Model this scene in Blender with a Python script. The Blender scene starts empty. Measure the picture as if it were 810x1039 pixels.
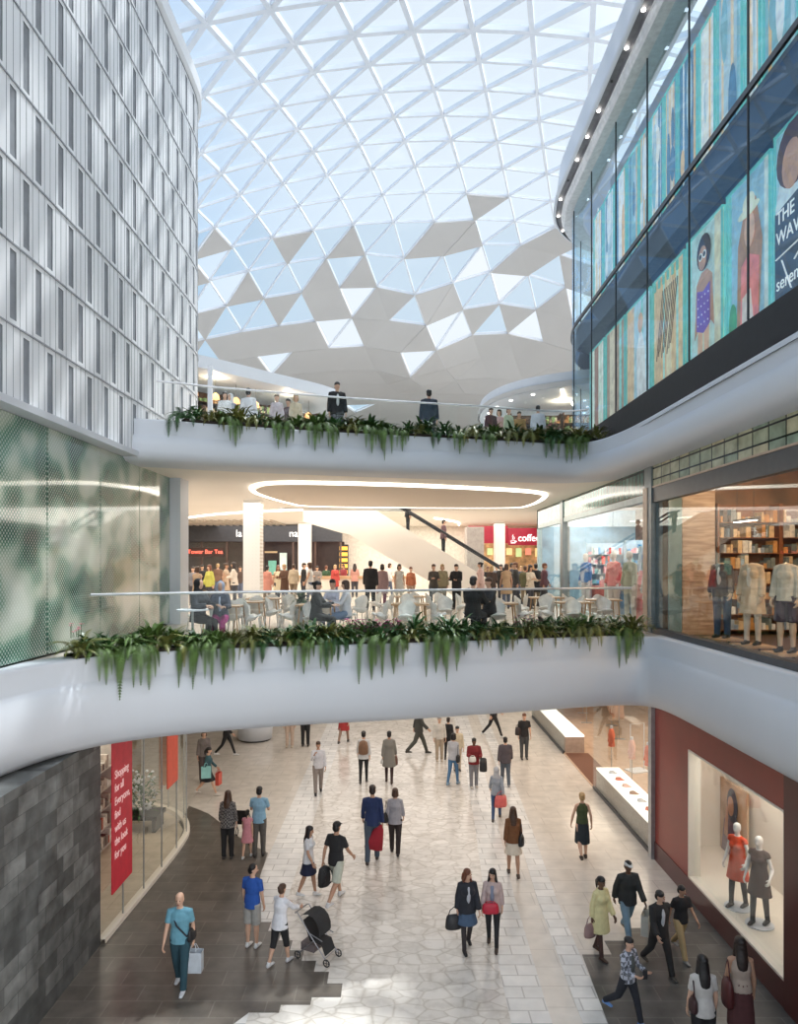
import bpy, bmesh, math, random
from mathutils import Vector, Matrix, noise
R = math.radians
scene = bpy.context.scene
# ------------------------------------------------------------------ camera, sky, sun, exposure
FPX, PX0, PY0, EYE = 720.0, 405.0, 572.0, 7.5
cd = bpy.data.cameras.new('camera'); cam = bpy.data.objects.new('camera', cd)
scene.collection.objects.link(cam); scene.camera = cam
cam.location = (0, 0, EYE); cam.rotation_euler = (R(90), 0, 0)
cd.sensor_fit = 'HORIZONTAL'; cd.sensor_width = 36; cd.lens = FPX/810*36
cd.shift_y = (PY0-519.5)/810; cd.clip_end = 400

scene.view_settings.view_transform = 'Standard'; scene.view_settings.look = 'None'
scene.view_settings.exposure = 0.0; scene.view_settings.gamma = 1; scene.view_settings.use_curve_mapping = False
scene.cycles.use_denoising = True
scene.cycles.max_bounces = 10; scene.cycles.transparent_max_bounces = 16
scene.cycles.diffuse_bounces = 4; scene.cycles.glossy_bounces = 4
scene.cycles.caustics_reflective = False; scene.cycles.caustics_refractive = False
scene.cycles.sample_clamp_indirect = 4

wd = bpy.data.worlds.new('sky'); scene.world = wd; wd.use_nodes = True
nt = wd.node_tree; nt.nodes.clear()
def N(nt, t, **k):
    n = nt.nodes.new(t)
    for a, b in k.items():
        if a.startswith('i_'): n.inputs[int(a[2:])].default_value = b
        else: setattr(n, a, b)
    return n
def ramp(nt, stops, fac=None):
    r = N(nt, 'ShaderNodeValToRGB'); e = r.color_ramp.elements
    while len(e) < len(stops): e.new(0.5)
    for i, (p, c) in enumerate(stops): e[i].position = p; e[i].color = (*c, 1)
    if fac is not None: nt.links.new(fac, r.inputs[0])
    return r
tc = N(nt, 'ShaderNodeTexCoord'); mp = N(nt, 'ShaderNodeMapping'); mp.inputs['Scale'].default_value = (1, 1, 2.2)
nt.links.new(tc.outputs['Generated'], mp.inputs[0])
nz = N(nt, 'ShaderNodeTexNoise'); nz.inputs['Scale'].default_value = 2.3; nz.inputs['Detail'].default_value = 5
nt.links.new(mp.outputs[0], nz.inputs[0])
cl = ramp(nt, [(0.45, (0, 0, 0)), (0.70, (1, 1, 1))], nz.outputs[0])
sp = N(nt, 'ShaderNodeSeparateXYZ'); nt.links.new(tc.outputs['Generated'], sp.inputs[0])
el = ramp(nt, [(0.0, (0.90, 0.96, 1.0)), (0.34, (0.66, 0.83, 0.99)), (0.58, (0.30, 0.58, 0.96)), (1.0, (0.22, 0.47, 0.92))], sp.outputs[2])
# the glow low under the sun, which stands high over the roof ahead
dt = N(nt, 'ShaderNodeVectorMath', operation='DOT_PRODUCT'); dt.inputs[1].default_value = (0.14, 0.80, 0.58)
nt.links.new(tc.outputs['Generated'], dt.inputs[0])
gl = ramp(nt, [(0.86, (0, 0, 0)), (0.99, (1, 1, 1))], dt.outputs['Value'])
mx = N(nt, 'ShaderNodeMix', data_type='RGBA'); nt.links.new(cl.outputs[0], mx.inputs[0])
nt.links.new(el.outputs[0], mx.inputs[6]); mx.inputs[7].default_value = (0.80, 0.90, 0.99, 1)
mx2 = N(nt, 'ShaderNodeMix', data_type='RGBA'); nt.links.new(gl.outputs[0], mx2.inputs[0])
nt.links.new(mx.outputs[2], mx2.inputs[6]); mx2.inputs[7].default_value = (0.95, 1.0, 1.05, 1)
# fill glow added in the unseen sky to the right, brightening the left facade
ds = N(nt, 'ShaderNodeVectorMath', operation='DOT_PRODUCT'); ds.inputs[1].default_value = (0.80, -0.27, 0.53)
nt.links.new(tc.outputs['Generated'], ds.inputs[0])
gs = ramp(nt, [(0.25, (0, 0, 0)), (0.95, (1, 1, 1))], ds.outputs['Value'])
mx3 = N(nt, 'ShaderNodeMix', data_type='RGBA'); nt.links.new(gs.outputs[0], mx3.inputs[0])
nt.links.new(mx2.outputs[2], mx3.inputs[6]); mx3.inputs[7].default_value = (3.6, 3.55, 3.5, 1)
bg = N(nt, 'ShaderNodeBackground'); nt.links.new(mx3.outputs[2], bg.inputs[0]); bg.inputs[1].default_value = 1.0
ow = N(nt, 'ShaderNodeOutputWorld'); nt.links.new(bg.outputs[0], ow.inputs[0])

sd = bpy.data.lights.new('sun', 'SUN'); sun = bpy.data.objects.new('sun', sd); scene.collection.objects.link(sun)
sd.energy = 5.0; sd.angle = R(1.0); sd.color = (1.0, 0.965, 0.91)
SUN_DIR = Vector((0.26, 0.47, 1.0)).normalized()          # towards the sun
sun.rotation_euler = SUN_DIR.to_track_quat('Z', 'Y').to_euler()

LEVEL2, LEVEL3 = 5.75, 10.95
def area(name, loc, sx, sy, power, col=(1, .93, .84), rot=(0, 0, 0)):
    l = bpy.data.lights.new(name, 'AREA'); l.shape = 'RECTANGLE'; l.size = sx; l.size_y = sy
    l.energy = power; l.color = col
    o = bpy.data.objects.new(name, l); scene.collection.objects.link(o); o.location = loc; o.rotation_euler = rot
    return o
def point(name, loc, power, col=(1, .9, .78), rad=.12):
    l = bpy.data.lights.new(name, 'POINT'); l.energy = power; l.color = col; l.shadow_soft_size = rad
    o = bpy.data.objects.new(name, l); scene.collection.objects.link(o); o.location = loc
    return o
# ceiling lighting of the ground-floor mall, under the middle level slab
area('ceiling_lighting', (0.3, 31, 4.0), 11, 28, 900, (1, .96, .91))
# ceiling lighting of the food court
area('food_court_lighting', (-1.5, 34, 9.9), 20, 24, 3700, (1, .93, .84))

# ------------------------------------------------------------------ helpers
def at(px, py, Y): return Vector(((px-PX0)*Y/FPX, Y, EYE-(py-PY0)*Y/FPX))
def gnd(px, py, z=0.0):
    Y = (EYE-z)*FPX/(py-PY0); return Vector(((px-PX0)*Y/FPX, Y, z))

MATS = {}
def mat(name, col=(.8, .8, .8), rough=.6, metal=0, noise_s=None, amp=.12, bump=0.0, emit=None, es=0, spec=None, coat=0):
    if name in MATS: return MATS[name]
    m = bpy.data.materials.new(name); m.use_nodes = True; nt = m.node_tree
    b = nt.nodes['Principled BSDF']
    b.inputs['Base Color'].default_value = (*col, 1); b.inputs['Roughness'].default_value = rough
    b.inputs['Metallic'].default_value = metal
    if spec is not None: b.inputs['Specular IOR Level'].default_value = spec
    if coat: b.inputs['Coat Weight'].default_value = coat
    if emit: b.inputs['Emission Color'].default_value = (*emit, 1); b.inputs['Emission Strength'].default_value = es
    if noise_s is None: noise_s = 6
    t = N(nt, 'ShaderNodeTexCoord'); n = N(nt, 'ShaderNodeTexNoise'); n.inputs['Scale'].default_value = noise_s; n.inputs['Detail'].default_value = 4
    nt.links.new(t.outputs['Object'], n.inputs[0])
    lo = tuple(c*(1-amp) for c in col); hi = tuple(min(1, c*(1+amp)) for c in col)
    r = ramp(nt, [(.3, lo), (.7, hi)], n.outputs[0]); nt.links.new(r.outputs[0], b.inputs['Base Color'])
    if bump:
        bp = N(nt, 'ShaderNodeBump'); bp.inputs['Strength'].default_value = bump; bp.inputs['Distance'].default_value = .01
        nt.links.new(n.outputs[0], bp.inputs['Height']); nt.links.new(bp.outputs[0], b.inputs['Normal'])
    MATS[name] = m; return m
def new_mat(name):
    m = bpy.data.materials.new(name); m.use_nodes = True; MATS[name] = m
    return m, m.node_tree, m.node_tree.nodes['Principled BSDF']
def glass(name, tint=(1, 1, 1), boost=1.0, rough=0.0, base=0.04, refl=(.95, 1, 1)):
    """thin pane: clear transmission with a Fresnel reflection"""
    m = bpy.data.materials.new(name); m.use_nodes = True; nt = m.node_tree; nt.nodes.clear()
    t = N(nt, 'ShaderNodeBsdfTransparent'); t.inputs[0].default_value = (*tint, 1)
    g = N(nt, 'ShaderNodeBsdfGlossy'); g.inputs['Roughness'].default_value = rough; g.inputs[0].default_value = (*refl, 1)
    lw = N(nt, 'ShaderNodeLayerWeight'); lw.inputs[0].default_value = .5
    pw = N(nt, 'ShaderNodeMath', operation='POWER'); nt.links.new(lw.outputs['Facing'], pw.inputs[0]); pw.inputs[1].default_value = 4.0
    ma = N(nt, 'ShaderNodeMath', operation='MULTIPLY_ADD', use_clamp=True); nt.links.new(pw.outputs[0], ma.inputs[0])
    ma.inputs[1].default_value = boost; ma.inputs[2].default_value = base
    mx = N(nt, 'ShaderNodeMixShader'); nt.links.new(ma.outputs[0], mx.inputs[0]); nt.links.new(t.outputs[0], mx.inputs[1]); nt.links.new(g.outputs[0], mx.inputs[2])
    o = N(nt, 'ShaderNodeOutputMaterial'); nt.links.new(mx.outputs[0], o.inputs[0])
    MATS[name] = m; return m

class MB:
    def __init__(s): s.v = []; s.f = []
    def add(s, vs, fs):
        k = len(s.v); s.v += [tuple(v) for v in vs]; s.f += [tuple(i+k for i in f) for f in fs]; return s
    def box(s, c, size, rz=0.0, m=None):
        x, y, z = size[0]/2, size[1]/2, size[2]/2
        vs = [Vector((a*x, b*y, d*z)) for d in (-1, 1) for a, b in ((-1, -1), (1, -1), (1, 1), (-1, 1))]
        M = m if m is not None else Matrix.Rotation(rz, 3, 'Z')
        vs = [M @ v + Vector(c) for v in vs]
        return s.add(vs, [(3, 2, 1, 0), (4, 5, 6, 7), (0, 1, 5, 4), (1, 2, 6, 5), (2, 3, 7, 6), (3, 0, 4, 7)])
    def b2(s, lo, hi): return s.box([(a+b)/2 for a, b in zip(lo, hi)], [abs(b-a) for a, b in zip(lo, hi)])
    def bar(s, a, b, w, h, up=(0, 0, 1)):
        a = Vector(a); b = Vector(b); d = b-a; L = d.length
        if L < 1e-6: return s
        d.normalize(); u = Vector(up); x = d.cross(u)
        if x.length < 1e-4: x = d.cross(Vector((1, 0, 0)))
        x.normalize(); z = x.cross(d).normalized()
        return s.box((a+b)/2, (w, L, h), m=Matrix((x, d, z)).transposed())
    def loft(s, pts, rad, n=10, lat=(1, 0, 0), cap=True, dome=.35, close=False):
        """rings across a path; rad: list of (r_lateral, r_other); lat: the lateral direction"""
        pts = [Vector(p) for p in pts]; rings = []
        for i, p in enumerate(pts):
            t = (pts[min(i+1, len(pts)-1)]-pts[max(i-1, 0)])
            if t.length < 1e-7: t = Vector((0, 0, 1))
            t.normalize(); L = Vector(lat) - t*t.dot(Vector(lat))
            if L.length < 1e-3: L = Vector((0, 1, 0)) - t*t.dot(Vector((0, 1, 0)))
            L.normalize(); M = t.cross(L)
            r = rad[i]; r = r if isinstance(r, (tuple, list)) else (r, r)
            rings.append([p + L*math.cos(2*math.pi*k/n)*r[0] + M*math.sin(2*math.pi*k/n)*r[1] for k in range(n)])
        k0 = len(s.v); vs = [v for r in rings for v in r]; fs = []
        m = len(rings)
        for i in range(m-1):
            for k in range(n): fs.append((i*n+k, i*n+(k+1) % n, (i+1)*n+(k+1) % n, (i+1)*n+k))
        if cap:
            t0 = (pts[0]-pts[1]).normalized(); t1 = (pts[-1]-pts[-2]).normalized()
            r0 = rad[0] if not isinstance(rad[0], (tuple, list)) else min(rad[0]); r1 = rad[-1] if not isinstance(rad[-1], (tuple, list)) else min(rad[-1])
            vs += [pts[0]+t0*r0*dome, pts[-1]+t1*r1*dome]
            for k in range(n):
                fs.append((len(vs)-2, (k+1) % n, k)); fs.append((len(vs)-1, (m-1)*n+k, (m-1)*n+(k+1) % n))
        return s.add(vs, fs)
    def tube(s, pts, r, n=8, closed=False):
        pts = [Vector(p) for p in pts]
        if closed: pts = pts+[pts[0], ]
        return s.loft(pts, [r]*len(pts), n=n, lat=(.3, .1, .95) if abs((pts[1]-pts[0]).normalized().z) < .8 else (1, 0, 0), dome=0)
    def cyl(s, c, r, h, n=16, r2=None):
        c = Vector(c); return s.loft([c, c+Vector((0, 0, h))], [r, r if r2 is None else r2], n=n, dome=0)
    def lathe(s, c, prof, n=16):
        c = Vector(c); return s.loft([c+Vector((0, 0, z)) for r, z in prof], [max(r, 1e-4) for r, z in prof], n=n, dome=0)
    def ell(s, c, r, n=12, m=8, rot=None):
        c = Vector(c); vs = []; fs = []
        for i in range(1, m):
            a = math.pi*i/m
            for k in range(n):
                b = 2*math.pi*k/n; v = Vector((r[0]*math.sin(a)*math.cos(b), r[1]*math.sin(a)*math.sin(b), r[2]*math.cos(a)))
                if rot: v = rot @ v
                vs.append(c+v)
        t = Vector((0, 0, r[2])); u = Vector((0, 0, -r[2]))
        if rot: t = rot @ t; u = rot @ u
        vs += [c+t, c+u]; T = len(vs)-2; B = len(vs)-1
        for i in range(m-2):
            for k in range(n): fs.append((i*n+k, (i+1)*n+k, (i+1)*n+(k+1) % n, i*n+(k+1) % n))
        for k in range(n): fs.append((T, k, (k+1) % n)); fs.append((B, (m-2)*n+(k+1) % n, (m-2)*n+k))
        return s.add(vs, fs)
    def prism(s, poly, z0, z1):
        n = len(poly); a = sum(poly[i][0]*poly[(i+1) % n][1]-poly[(i+1) % n][0]*poly[i][1] for i in range(n))
        if a < 0: poly = poly[::-1]
        vs = [(x, y, z0) for x, y in poly]+[(x, y, z1) for x, y in poly]
        return s.add(vs, [tuple(range(n-1, -1, -1)), tuple(range(n, 2*n))]+[(i, (i+1) % n, n+(i+1) % n, n+i) for i in range(n)])
    def mesh(s, name, smooth=False):
        me = bpy.data.meshes.new(name); me.from_pydata(s.v, [], s.f); me.validate()
        if smooth: me.shade_smooth()
        return me
    def build(s, name, m, parent=None, smooth=False, loc=None):
        me = s.mesh(name, smooth); o = bpy.data.objects.new(name, me)
        if m is not None:
            for mm in (m if isinstance(m, list) else [m]): me.materials.append(mm)
        scene.collection.objects.link(o)
        if parent: o.parent = parent
        if loc: o.location = loc
        return o
def tag(o, label=None, cat=None, group=None, kind=None):
    if label: o['label'] = label
    if cat: o['category'] = cat
    if group: o['group'] = group
    if kind: o['kind'] = kind
    return o
def empty(name, loc=(0, 0, 0), rz=0, label=None, cat=None, group=None, kind=None):
    o = bpy.data.objects.new(name, None); scene.collection.objects.link(o); o.location = loc; o.rotation_euler = (0, 0, rz)
    o.empty_display_size = .1
    return tag(o, label, cat, group, kind)
def struct(o): o['kind'] = 'structure'; return o
def copy_tree(o, parent=None):
    c = o.copy(); scene.collection.objects.link(c); c.parent = parent
    for ch in list(o.children): copy_tree(ch, c)
    return c
def place(o, loc, rz, label, group=None):
    o.location = loc; o.rotation_euler = (0, 0, rz); o['label'] = label
    if group: o['group'] = group
    return o
def catmull(P, n=6, closed=False):
    P = [Vector(p) for p in P]; out = []
    m = len(P)
    rng = range(m) if closed else range(m-1)
    for i in rng:
        g = (lambda k: P[k % m]) if closed else (lambda k: P[max(0, min(m-1, k))])
        a, b, c, d = g(i-1), g(i), g(i+1), g(i+2)
        for j in range(n):
            t = j/n; out.append(.5*((2*b)+(c-a)*t+(2*a-5*b+4*c-d)*t*t+(3*b-a-3*c+d)*t*t*t))
    if not closed: out.append(P[-1])
    return out
def offset(P, d):
    """shift a plan polyline to its right-hand side (towards -Y when it runs along +X)"""
    out = []
    for i in range(len(P)):
        t = (P[min(i+1, len(P)-1)]-P[max(i-1, 0)]); t = Vector((t.x, t.y)).normalized()
        out.append(Vector((P[i].x+t.y*d, P[i].y-t.x*d)))
    return out
def sweep(P, prof, mb=None):
    """prof: list of (outward offset, z) swept along plan polyline P (2-D)"""
    mb = mb or MB(); rows = [offset(P, o) for o, z in prof]; n = len(P); vs = []; fs = []
    for (o, z), row in zip(prof, rows): vs += [(p.x, p.y, z) for p in row]
    for j in range(len(prof)-1):
        for i in range(n-1): fs.append((j*n+i, (j+1)*n+i, (j+1)*n+i+1, j*n+i+1))
    return mb.add(vs, fs)
def resample(P, step, start=0.0):
    """points and tangents every `step` along a polyline"""
    out = []; acc = -start; 
    for a, b in zip(P, P[1:]):
        L = (b-a).length
        while acc <= L: 
            if acc >= 0: out.append((a+(b-a)*(acc/L), (b-a).normalized()))
            acc += step
        acc -= L
    return out
work = bpy.data.scenes.new('work')        # a scratch scene for evaluating fonts and modifiers
def text(body, size, mt, parent, loc, rot, name='lettering', extrude=.01, align='CENTER', sx=1.0):
    c = bpy.data.curves.new(name, 'FONT'); c.body = body; c.size = size; c.extrude = extrude; c.align_x = align; c.align_y = 'CENTER'
    c.materials.append(mt); o = bpy.data.objects.new(name, c); work.collection.objects.link(o)
    vl = work.view_layers[0]; vl.update(); me = bpy.data.meshes.new_from_object(o.evaluated_get(vl.depsgraph)); bpy.data.objects.remove(o)
    o = bpy.data.objects.new(name, me); scene.collection.objects.link(o)
    o.parent = parent; o.location = loc; o.rotation_euler = rot; o.scale = (sx, 1, 1)
    return o
# ------------------------------------------------------------------ materials of the building
white = mat('white_plaster', (.63, .66, .71), .55, noise_s=.6, amp=.02)
cream = mat('cream_plaster', (.78, .72, .63), .6, noise_s=1, amp=.03)
soffit_m = mat('soffit_plaster', (.85, .80, .73), .6, noise_s=.5, amp=.02)
panel_m = mat('ceiling_panel', (.52, .505, .49), .6, noise_s=.4, amp=.03)
clad = mat('white_cladding', (.74, .75, .77), .42, noise_s=.35, amp=.04)
joint_m = mat('dark_joint', (.26, .27, .29), .6)
fin_m = mat('ledge_metal', (.34, .35, .38), .4, metal=.3)
steel_w = mat('white_steel', (.72, .75, .80), .5, noise_s=2, amp=.03)
black = mat('black_metal', (.02, .021, .024), .35)
dark_frame = mat('dark_frame', (.055, .06, .068), .4)
grey_metal = mat('grey_metal', (.42, .43, .44), .35, metal=.6)
slotglass = mat('slot_glass', (.27, .285, .31), .8, noise_s=3, amp=.15, spec=.15)
redwall = mat('red_panel', (.235, .030, .018), .32, noise_s=1.2, amp=.12)
redframe = mat('dark_red_panel', (.075, .010, .009), .3, noise_s=1.2, amp=.12)
roof_glass = glass('roof_glass', (.86, .93, .99), boost=.5, base=.03)
rail_glass = glass('balustrade_glass', (.965, .985, .98), boost=.3, base=.012)
shop_glass = glass('shop_glass', (.95, .97, .97), boost=.35, base=.03)
front_glass = glass('curtain_wall_glass', (.86, .95, .95), boost=.55, base=.05, refl=(.50, .68, .92))
lamp_m = mat('lamp_white', (1, 1, 1), .5, emit=(1, .95, .86), es=6)
strip_m = mat('light_strip', (1, 1, 1), .5, emit=(1, .93, .80), es=3.2)

def wood(name, c1, c2, sc=6, rough=.45, dirv=(1, 6, 1)):
    m, nt, b = new_mat(name); t = N(nt, 'ShaderNodeTexCoord'); mp = N(nt, 'ShaderNodeMapping'); mp.inputs['Scale'].default_value = dirv
    nt.links.new(t.outputs['Object'], mp.inputs[0]); w = N(nt, 'ShaderNodeTexNoise'); w.inputs['Scale'].default_value = sc; w.inputs['Detail'].default_value = 6
    nt.links.new(mp.outputs[0], w.inputs[0]); r = ramp(nt, [(.3, c1), (.7, c2)], w.outputs[0]); nt.links.new(r.outputs[0], b.inputs['Base Color'])
    b.inputs['Roughness'].default_value = rough; return m
wood_l = wood('pale_wood', (.45, .28, .15), (.62, .42, .25), 3)
wood_d = wood('dark_wood', (.06, .028, .015), (.13, .06, .03), 4)

# stone floor: tiles with thin joints in the object's own metres
def tiles(name, c1, c2, cm, w, h, rough=.22, offs=.5, mortar=.012, bump=0.0, rot=0, bias=0.0, spec=.5, mottle=.1, axes='xy'):
    m, nt, b = new_mat(name); t = N(nt, 'ShaderNodeTexCoord'); src = t.outputs['Object']
    if axes != 'xy':
        s = N(nt, 'ShaderNodeSeparateXYZ'); nt.links.new(src, s.inputs[0]); c = N(nt, 'ShaderNodeCombineXYZ')
        nt.links.new(s.outputs['XYZ'.index(axes[0].upper())], c.inputs[0]); nt.links.new(s.outputs['XYZ'.index(axes[1].upper())], c.inputs[1]); src = c.outputs[0]
    if rot:
        mp = N(nt, 'ShaderNodeMapping'); mp.inputs['Rotation'].default_value = (0, 0, rot); nt.links.new(src, mp.inputs[0]); src = mp.outputs[0]
    k = N(nt, 'ShaderNodeTexBrick', offset=offs); nt.links.new(src, k.inputs[0])
    k.inputs['Scale'].default_value = 1; k.inputs['Brick Width'].default_value = w; k.inputs['Row Height'].default_value = h
    k.inputs['Mortar Size'].default_value = mortar; k.inputs['Mortar Smooth'].default_value = .2; k.inputs['Bias'].default_value = bias
    k.inputs['Color1'].default_value = (*c1, 1); k.inputs['Color2'].default_value = (*c2, 1); k.inputs['Mortar'].default_value = (*cm, 1)
    n = N(nt, 'ShaderNodeTexNoise'); n.inputs['Scale'].default_value = 3; n.inputs['Detail'].default_value = 6; nt.links.new(src, n.inputs[0])
    r = ramp(nt, [(.3, (1-mottle,)*3), (.7, (1+mottle,)*3)], n.outputs[0])
    mu = N(nt, 'ShaderNodeMix', data_type='RGBA', blend_type='MULTIPLY'); mu.inputs[0].default_value = 1
    nt.links.new(k.outputs[0], mu.inputs[6]); nt.links.new(r.outputs[0], mu.inputs[7]); nt.links.new(mu.outputs[2], b.inputs['Base Color'])
    b.inputs['Roughness'].default_value = rough; b.inputs['Specular IOR Level'].default_value = spec
    if bump:
        bp = N(nt, 'ShaderNodeBump'); bp.inputs['Strength'].default_value = bump; bp.inputs['Distance'].default_value = .02
        nt.links.new(k.outputs[0], bp.inputs['Height']); nt.links.new(bp.outputs[0], b.inputs['Normal'])
    return m
warm_tile = tiles('warm_floor_tile', (.64, .59, .53), (.68, .63, .57), (.54, .49, .44), 1.2, .6, rough=.18)
white_tile = tiles('white_floor_tile', (.66, .65, .63), (.78, .76, .73), (.47, .45, .43), .62, .34, rough=.2, mortar=.014)
dark_tile = tiles('dark_floor_tile', (.075, .072, .068), (.105, .10, .094), (.14, .135, .125), .9, .45, rough=.3, mottle=.25)
brown_tile = tiles('brown_floor_tile', (.105, .09, .075), (.135, .118, .10), (.17, .15, .13), .9, .45, rough=.3, mottle=.22)
cream_tile = tiles('shop_floor_tile', (.66, .58, .47), (.69, .61, .50), (.58, .51, .42), .9, .9, rough=.25)
slate = tiles('slate_wall', (.065, .068, .068), (.20, .205, .20), (.05, .052, .052), .62, .30, rough=.55, offs=.37, mortar=.006, bump=.35, mottle=.45, axes='yz', bias=-.25)
def marble():
    m, nt, b = new_mat('marble_paving'); t = N(nt, 'ShaderNodeTexCoord')
    v = N(nt, 'ShaderNodeTexVoronoi', feature='DISTANCE_TO_EDGE'); v.inputs['Scale'].default_value = 2.5; v.inputs['Randomness'].default_value = .75
    v2 = N(nt, 'ShaderNodeTexVoronoi', feature='F1'); v2.inputs['Scale'].default_value = 2.5; v2.inputs['Randomness'].default_value = .75
    ns = N(nt, 'ShaderNodeTexNoise'); ns.inputs['Scale'].default_value = 2.0; ns.inputs['Detail'].default_value = 7
    mp = N(nt, 'ShaderNodeMapping'); mp.inputs['Scale'].default_value = (.9, 1.5, 1); nt.links.new(t.outputs['Object'], mp.inputs[0])
    for q in (v, v2): nt.links.new(mp.outputs[0], q.inputs['Vector'])
    nt.links.new(t.outputs['Object'], ns.inputs[0])
    e = ramp(nt, [(.0, (.74, .71, .68)), (.03, (.88, .87, .85)), (.07, (1, 1, 1))], v.outputs['Distance'])
    hs = ramp(nt, [(.0, (.66, .62, .57)), (1, (.81, .77, .72))], v2.outputs['Color'])
    vein = ramp(nt, [(.40, (1, 1, 1)), (.49, (.86, .85, .84)), (.56, (1, 1, 1))], ns.outputs[0])
    a = N(nt, 'ShaderNodeMix', data_type='RGBA', blend_type='MULTIPLY'); a.inputs[0].default_value = 1
    c = N(nt, 'ShaderNodeMix', data_type='RGBA', blend_type='MULTIPLY'); c.inputs[0].default_value = 1
    nt.links.new(e.outputs[0], a.inputs[6]); nt.links.new(hs.outputs[0], a.inputs[7]); nt.links.new(a.outputs[2], c.inputs[6]); nt.links.new(vein.outputs[0], c.inputs[7])
    nt.links.new(c.outputs[2], b.inputs['Base Color']); b.inputs['Roughness'].default_value = .16
    return m
marble_m = marble()

# ------------------------------------------------------------------ ground floor
struct(MB().b2((-18, -8, -.3), (18, 62, 0)).build('floor', warm_tile))
struct(MB().prism([(-3.35, -6), (1.85, -6), (1.85, 12), (1.95, 16), (2.2, 21), (2.6, 28), (2.9, 45), (-3.2, 45), (-3.1, 28), (-3.2, 20), (-3.35, 14)], -.05, .004).build('floor_marble', marble_m))
def strip(xl, xr, name, m, z=.006):
    ys = [-6, 12, 16, 20, 26, 34, 45]
    P = [(xl+bend(y), y) for y in ys]+[(xr+bend(y), y) for y in reversed(ys)]
    struct(MB().prism(P, -.05, z).build(name, m))
bend = lambda y: -.12 + .004*max(0, y-11)**2 if y < 22 else .364+.03*(y-22)
strip(1.95, 2.62, 'floor_white_strip', white_tile)
strip(3.12, 3.55, 'floor_white_strip', white_tile)
bend = lambda y: 0
strip(-3.35, -2.5, 'floor_white_strip', white_tile, .007)
# dark entrance carpets of stone, with stepped edges
def stairs(pts, out):
    """replace each listed edge by right-angled steps"""
    return out
def stepped(a, b, n):
    P = []
    for i in range(n):
        x0, y0 = a[0]+(b[0]-a[0])*i/n, a[1]+(b[1]-a[1])*i/n
        x1 = a[0]+(b[0]-a[0])*(i+1)/n
        P += [(x0, y0), (x1, y0)]
    return P
g2 = lambda px, py: tuple(gnd(px, py).xy)
Lp = [g2(192, 818), g2(212, 826), g2(243, 850), g2(272, 866), g2(264, 889), g2(262, 930)] + stepped(g2(262, 936), g2(346, 1011), 7) + stepped(g2(346, 1012), g2(250, 1036), 3) + [(-3.3, 10.6), (-3.3, 4), (-6.3, 4), (-6.3, 18.7), (-6.4, 21)]
struct(MB().prism(Lp, -.05, .012).build('floor_dark_entrance', brown_tile))
Rp = stepped(g2(591, 969), g2(690, 908), 5) + [(6.6, 16.2), (6.6, 4), (3.2, 4), g2(616, 1036)]
struct(MB().prism(Rp, -.05, .012).build('floor_dark_entrance', dark_tile))

# ------------------------------------------------------------------ middle and upper slabs with their curved white edges
MID = catmull([(-6.62, 6), (-6.6, 9.0), (-6.5, 10.5), (-6.3, 11.7), (-6.0, 12.6), (-5.4, 13.45), (-4.2, 14.2), (-2.2, 14.95), (-.1, 15.45), (2.1, 16.1), (4.4, 16.85), (5.4, 17.1), (5.95, 16.95), (6.15, 16.3), (6.2, 15), (6.2, 13), (6.2, 11), (6.2, 6)], 7)
UPP = catmull([(-7.0, 17.0), (-6.4, 17.15), (-5.85, 17.3), (-5.3, 17.55), (-4.6, 17.9), (-2.7, 18.6), (-.7, 19.25), (2.4, 20.1), (4.2, 20.65), (5.1, 20.75), (5.65, 20.2), (5.9, 19), (6.0, 17.5), (6.02, 15), (6.02, 11), (6.02, 6)], 7)
MIDo = MID
prof_mid = [(-.62, 5.62), (-.60, 5.76), (-.02, 5.76), (.0, 5.72), (-.02, 5.34), (.03, 5.30), (.12, 5.22), (.20, 4.9), (.20, 4.5), (.12, 4.22), (-.02, 4.09), (-.25, 4.04), (-1.2, 4.03)]
o = sweep(MID, prof_mid).build('trim_1', white, smooth=True); struct(o)
prof_up = [(-.55, 10.9), (-.53, 11.02), (-.02, 11.02), (.0, 10.98), (-.03, 10.66), (.0, 10.62), (.07, 10.56), (.12, 10.4), (.13, 10.22), (.08, 10.07), (-.05, 10.0), (-.3, 9.97), (-1.0, 9.97)]
o = sweep(UPP, prof_up).build('trim_2', white, smooth=True); struct(o)
mid_in = offset(MID, -.6); up_in = offset(UPP, -.52)
def slab(front, z0, z1, yb, xl, xr, name, m, gap=None):
    poly = [(p.x, p.y) for p in front]
    P = [(xl, poly[0][1])]+poly+[(xr, poly[-1][1]), (xr, yb), (xl, yb)]
    return struct(MB().prism(P, z0, z1).build(name, m))
mid_floor = tiles('food_court_floor', (.62, .56, .50), (.66, .60, .53), (.5, .45, .4), .8, .8, rough=.25)
slab(mid_in, 4.05, LEVEL2, 60, -16, 12, 'floor_middle_level', mid_floor)
fr = [p for p in up_in]
slab(fr, 9.98, LEVEL3, 31.2, -15, 12.5, 'floor_upper_level', soffit_m)
struct(MB().b2((-15, 33.6, 9.98), (12.5, 67, LEVEL3)).b2((-15, 31.2, 9.98), (-5.4, 33.6, LEVEL3)).b2((0.3, 31.2, 9.98), (12.5, 33.6, LEVEL3)).build('floor_upper_level_rear', soffit_m))

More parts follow.
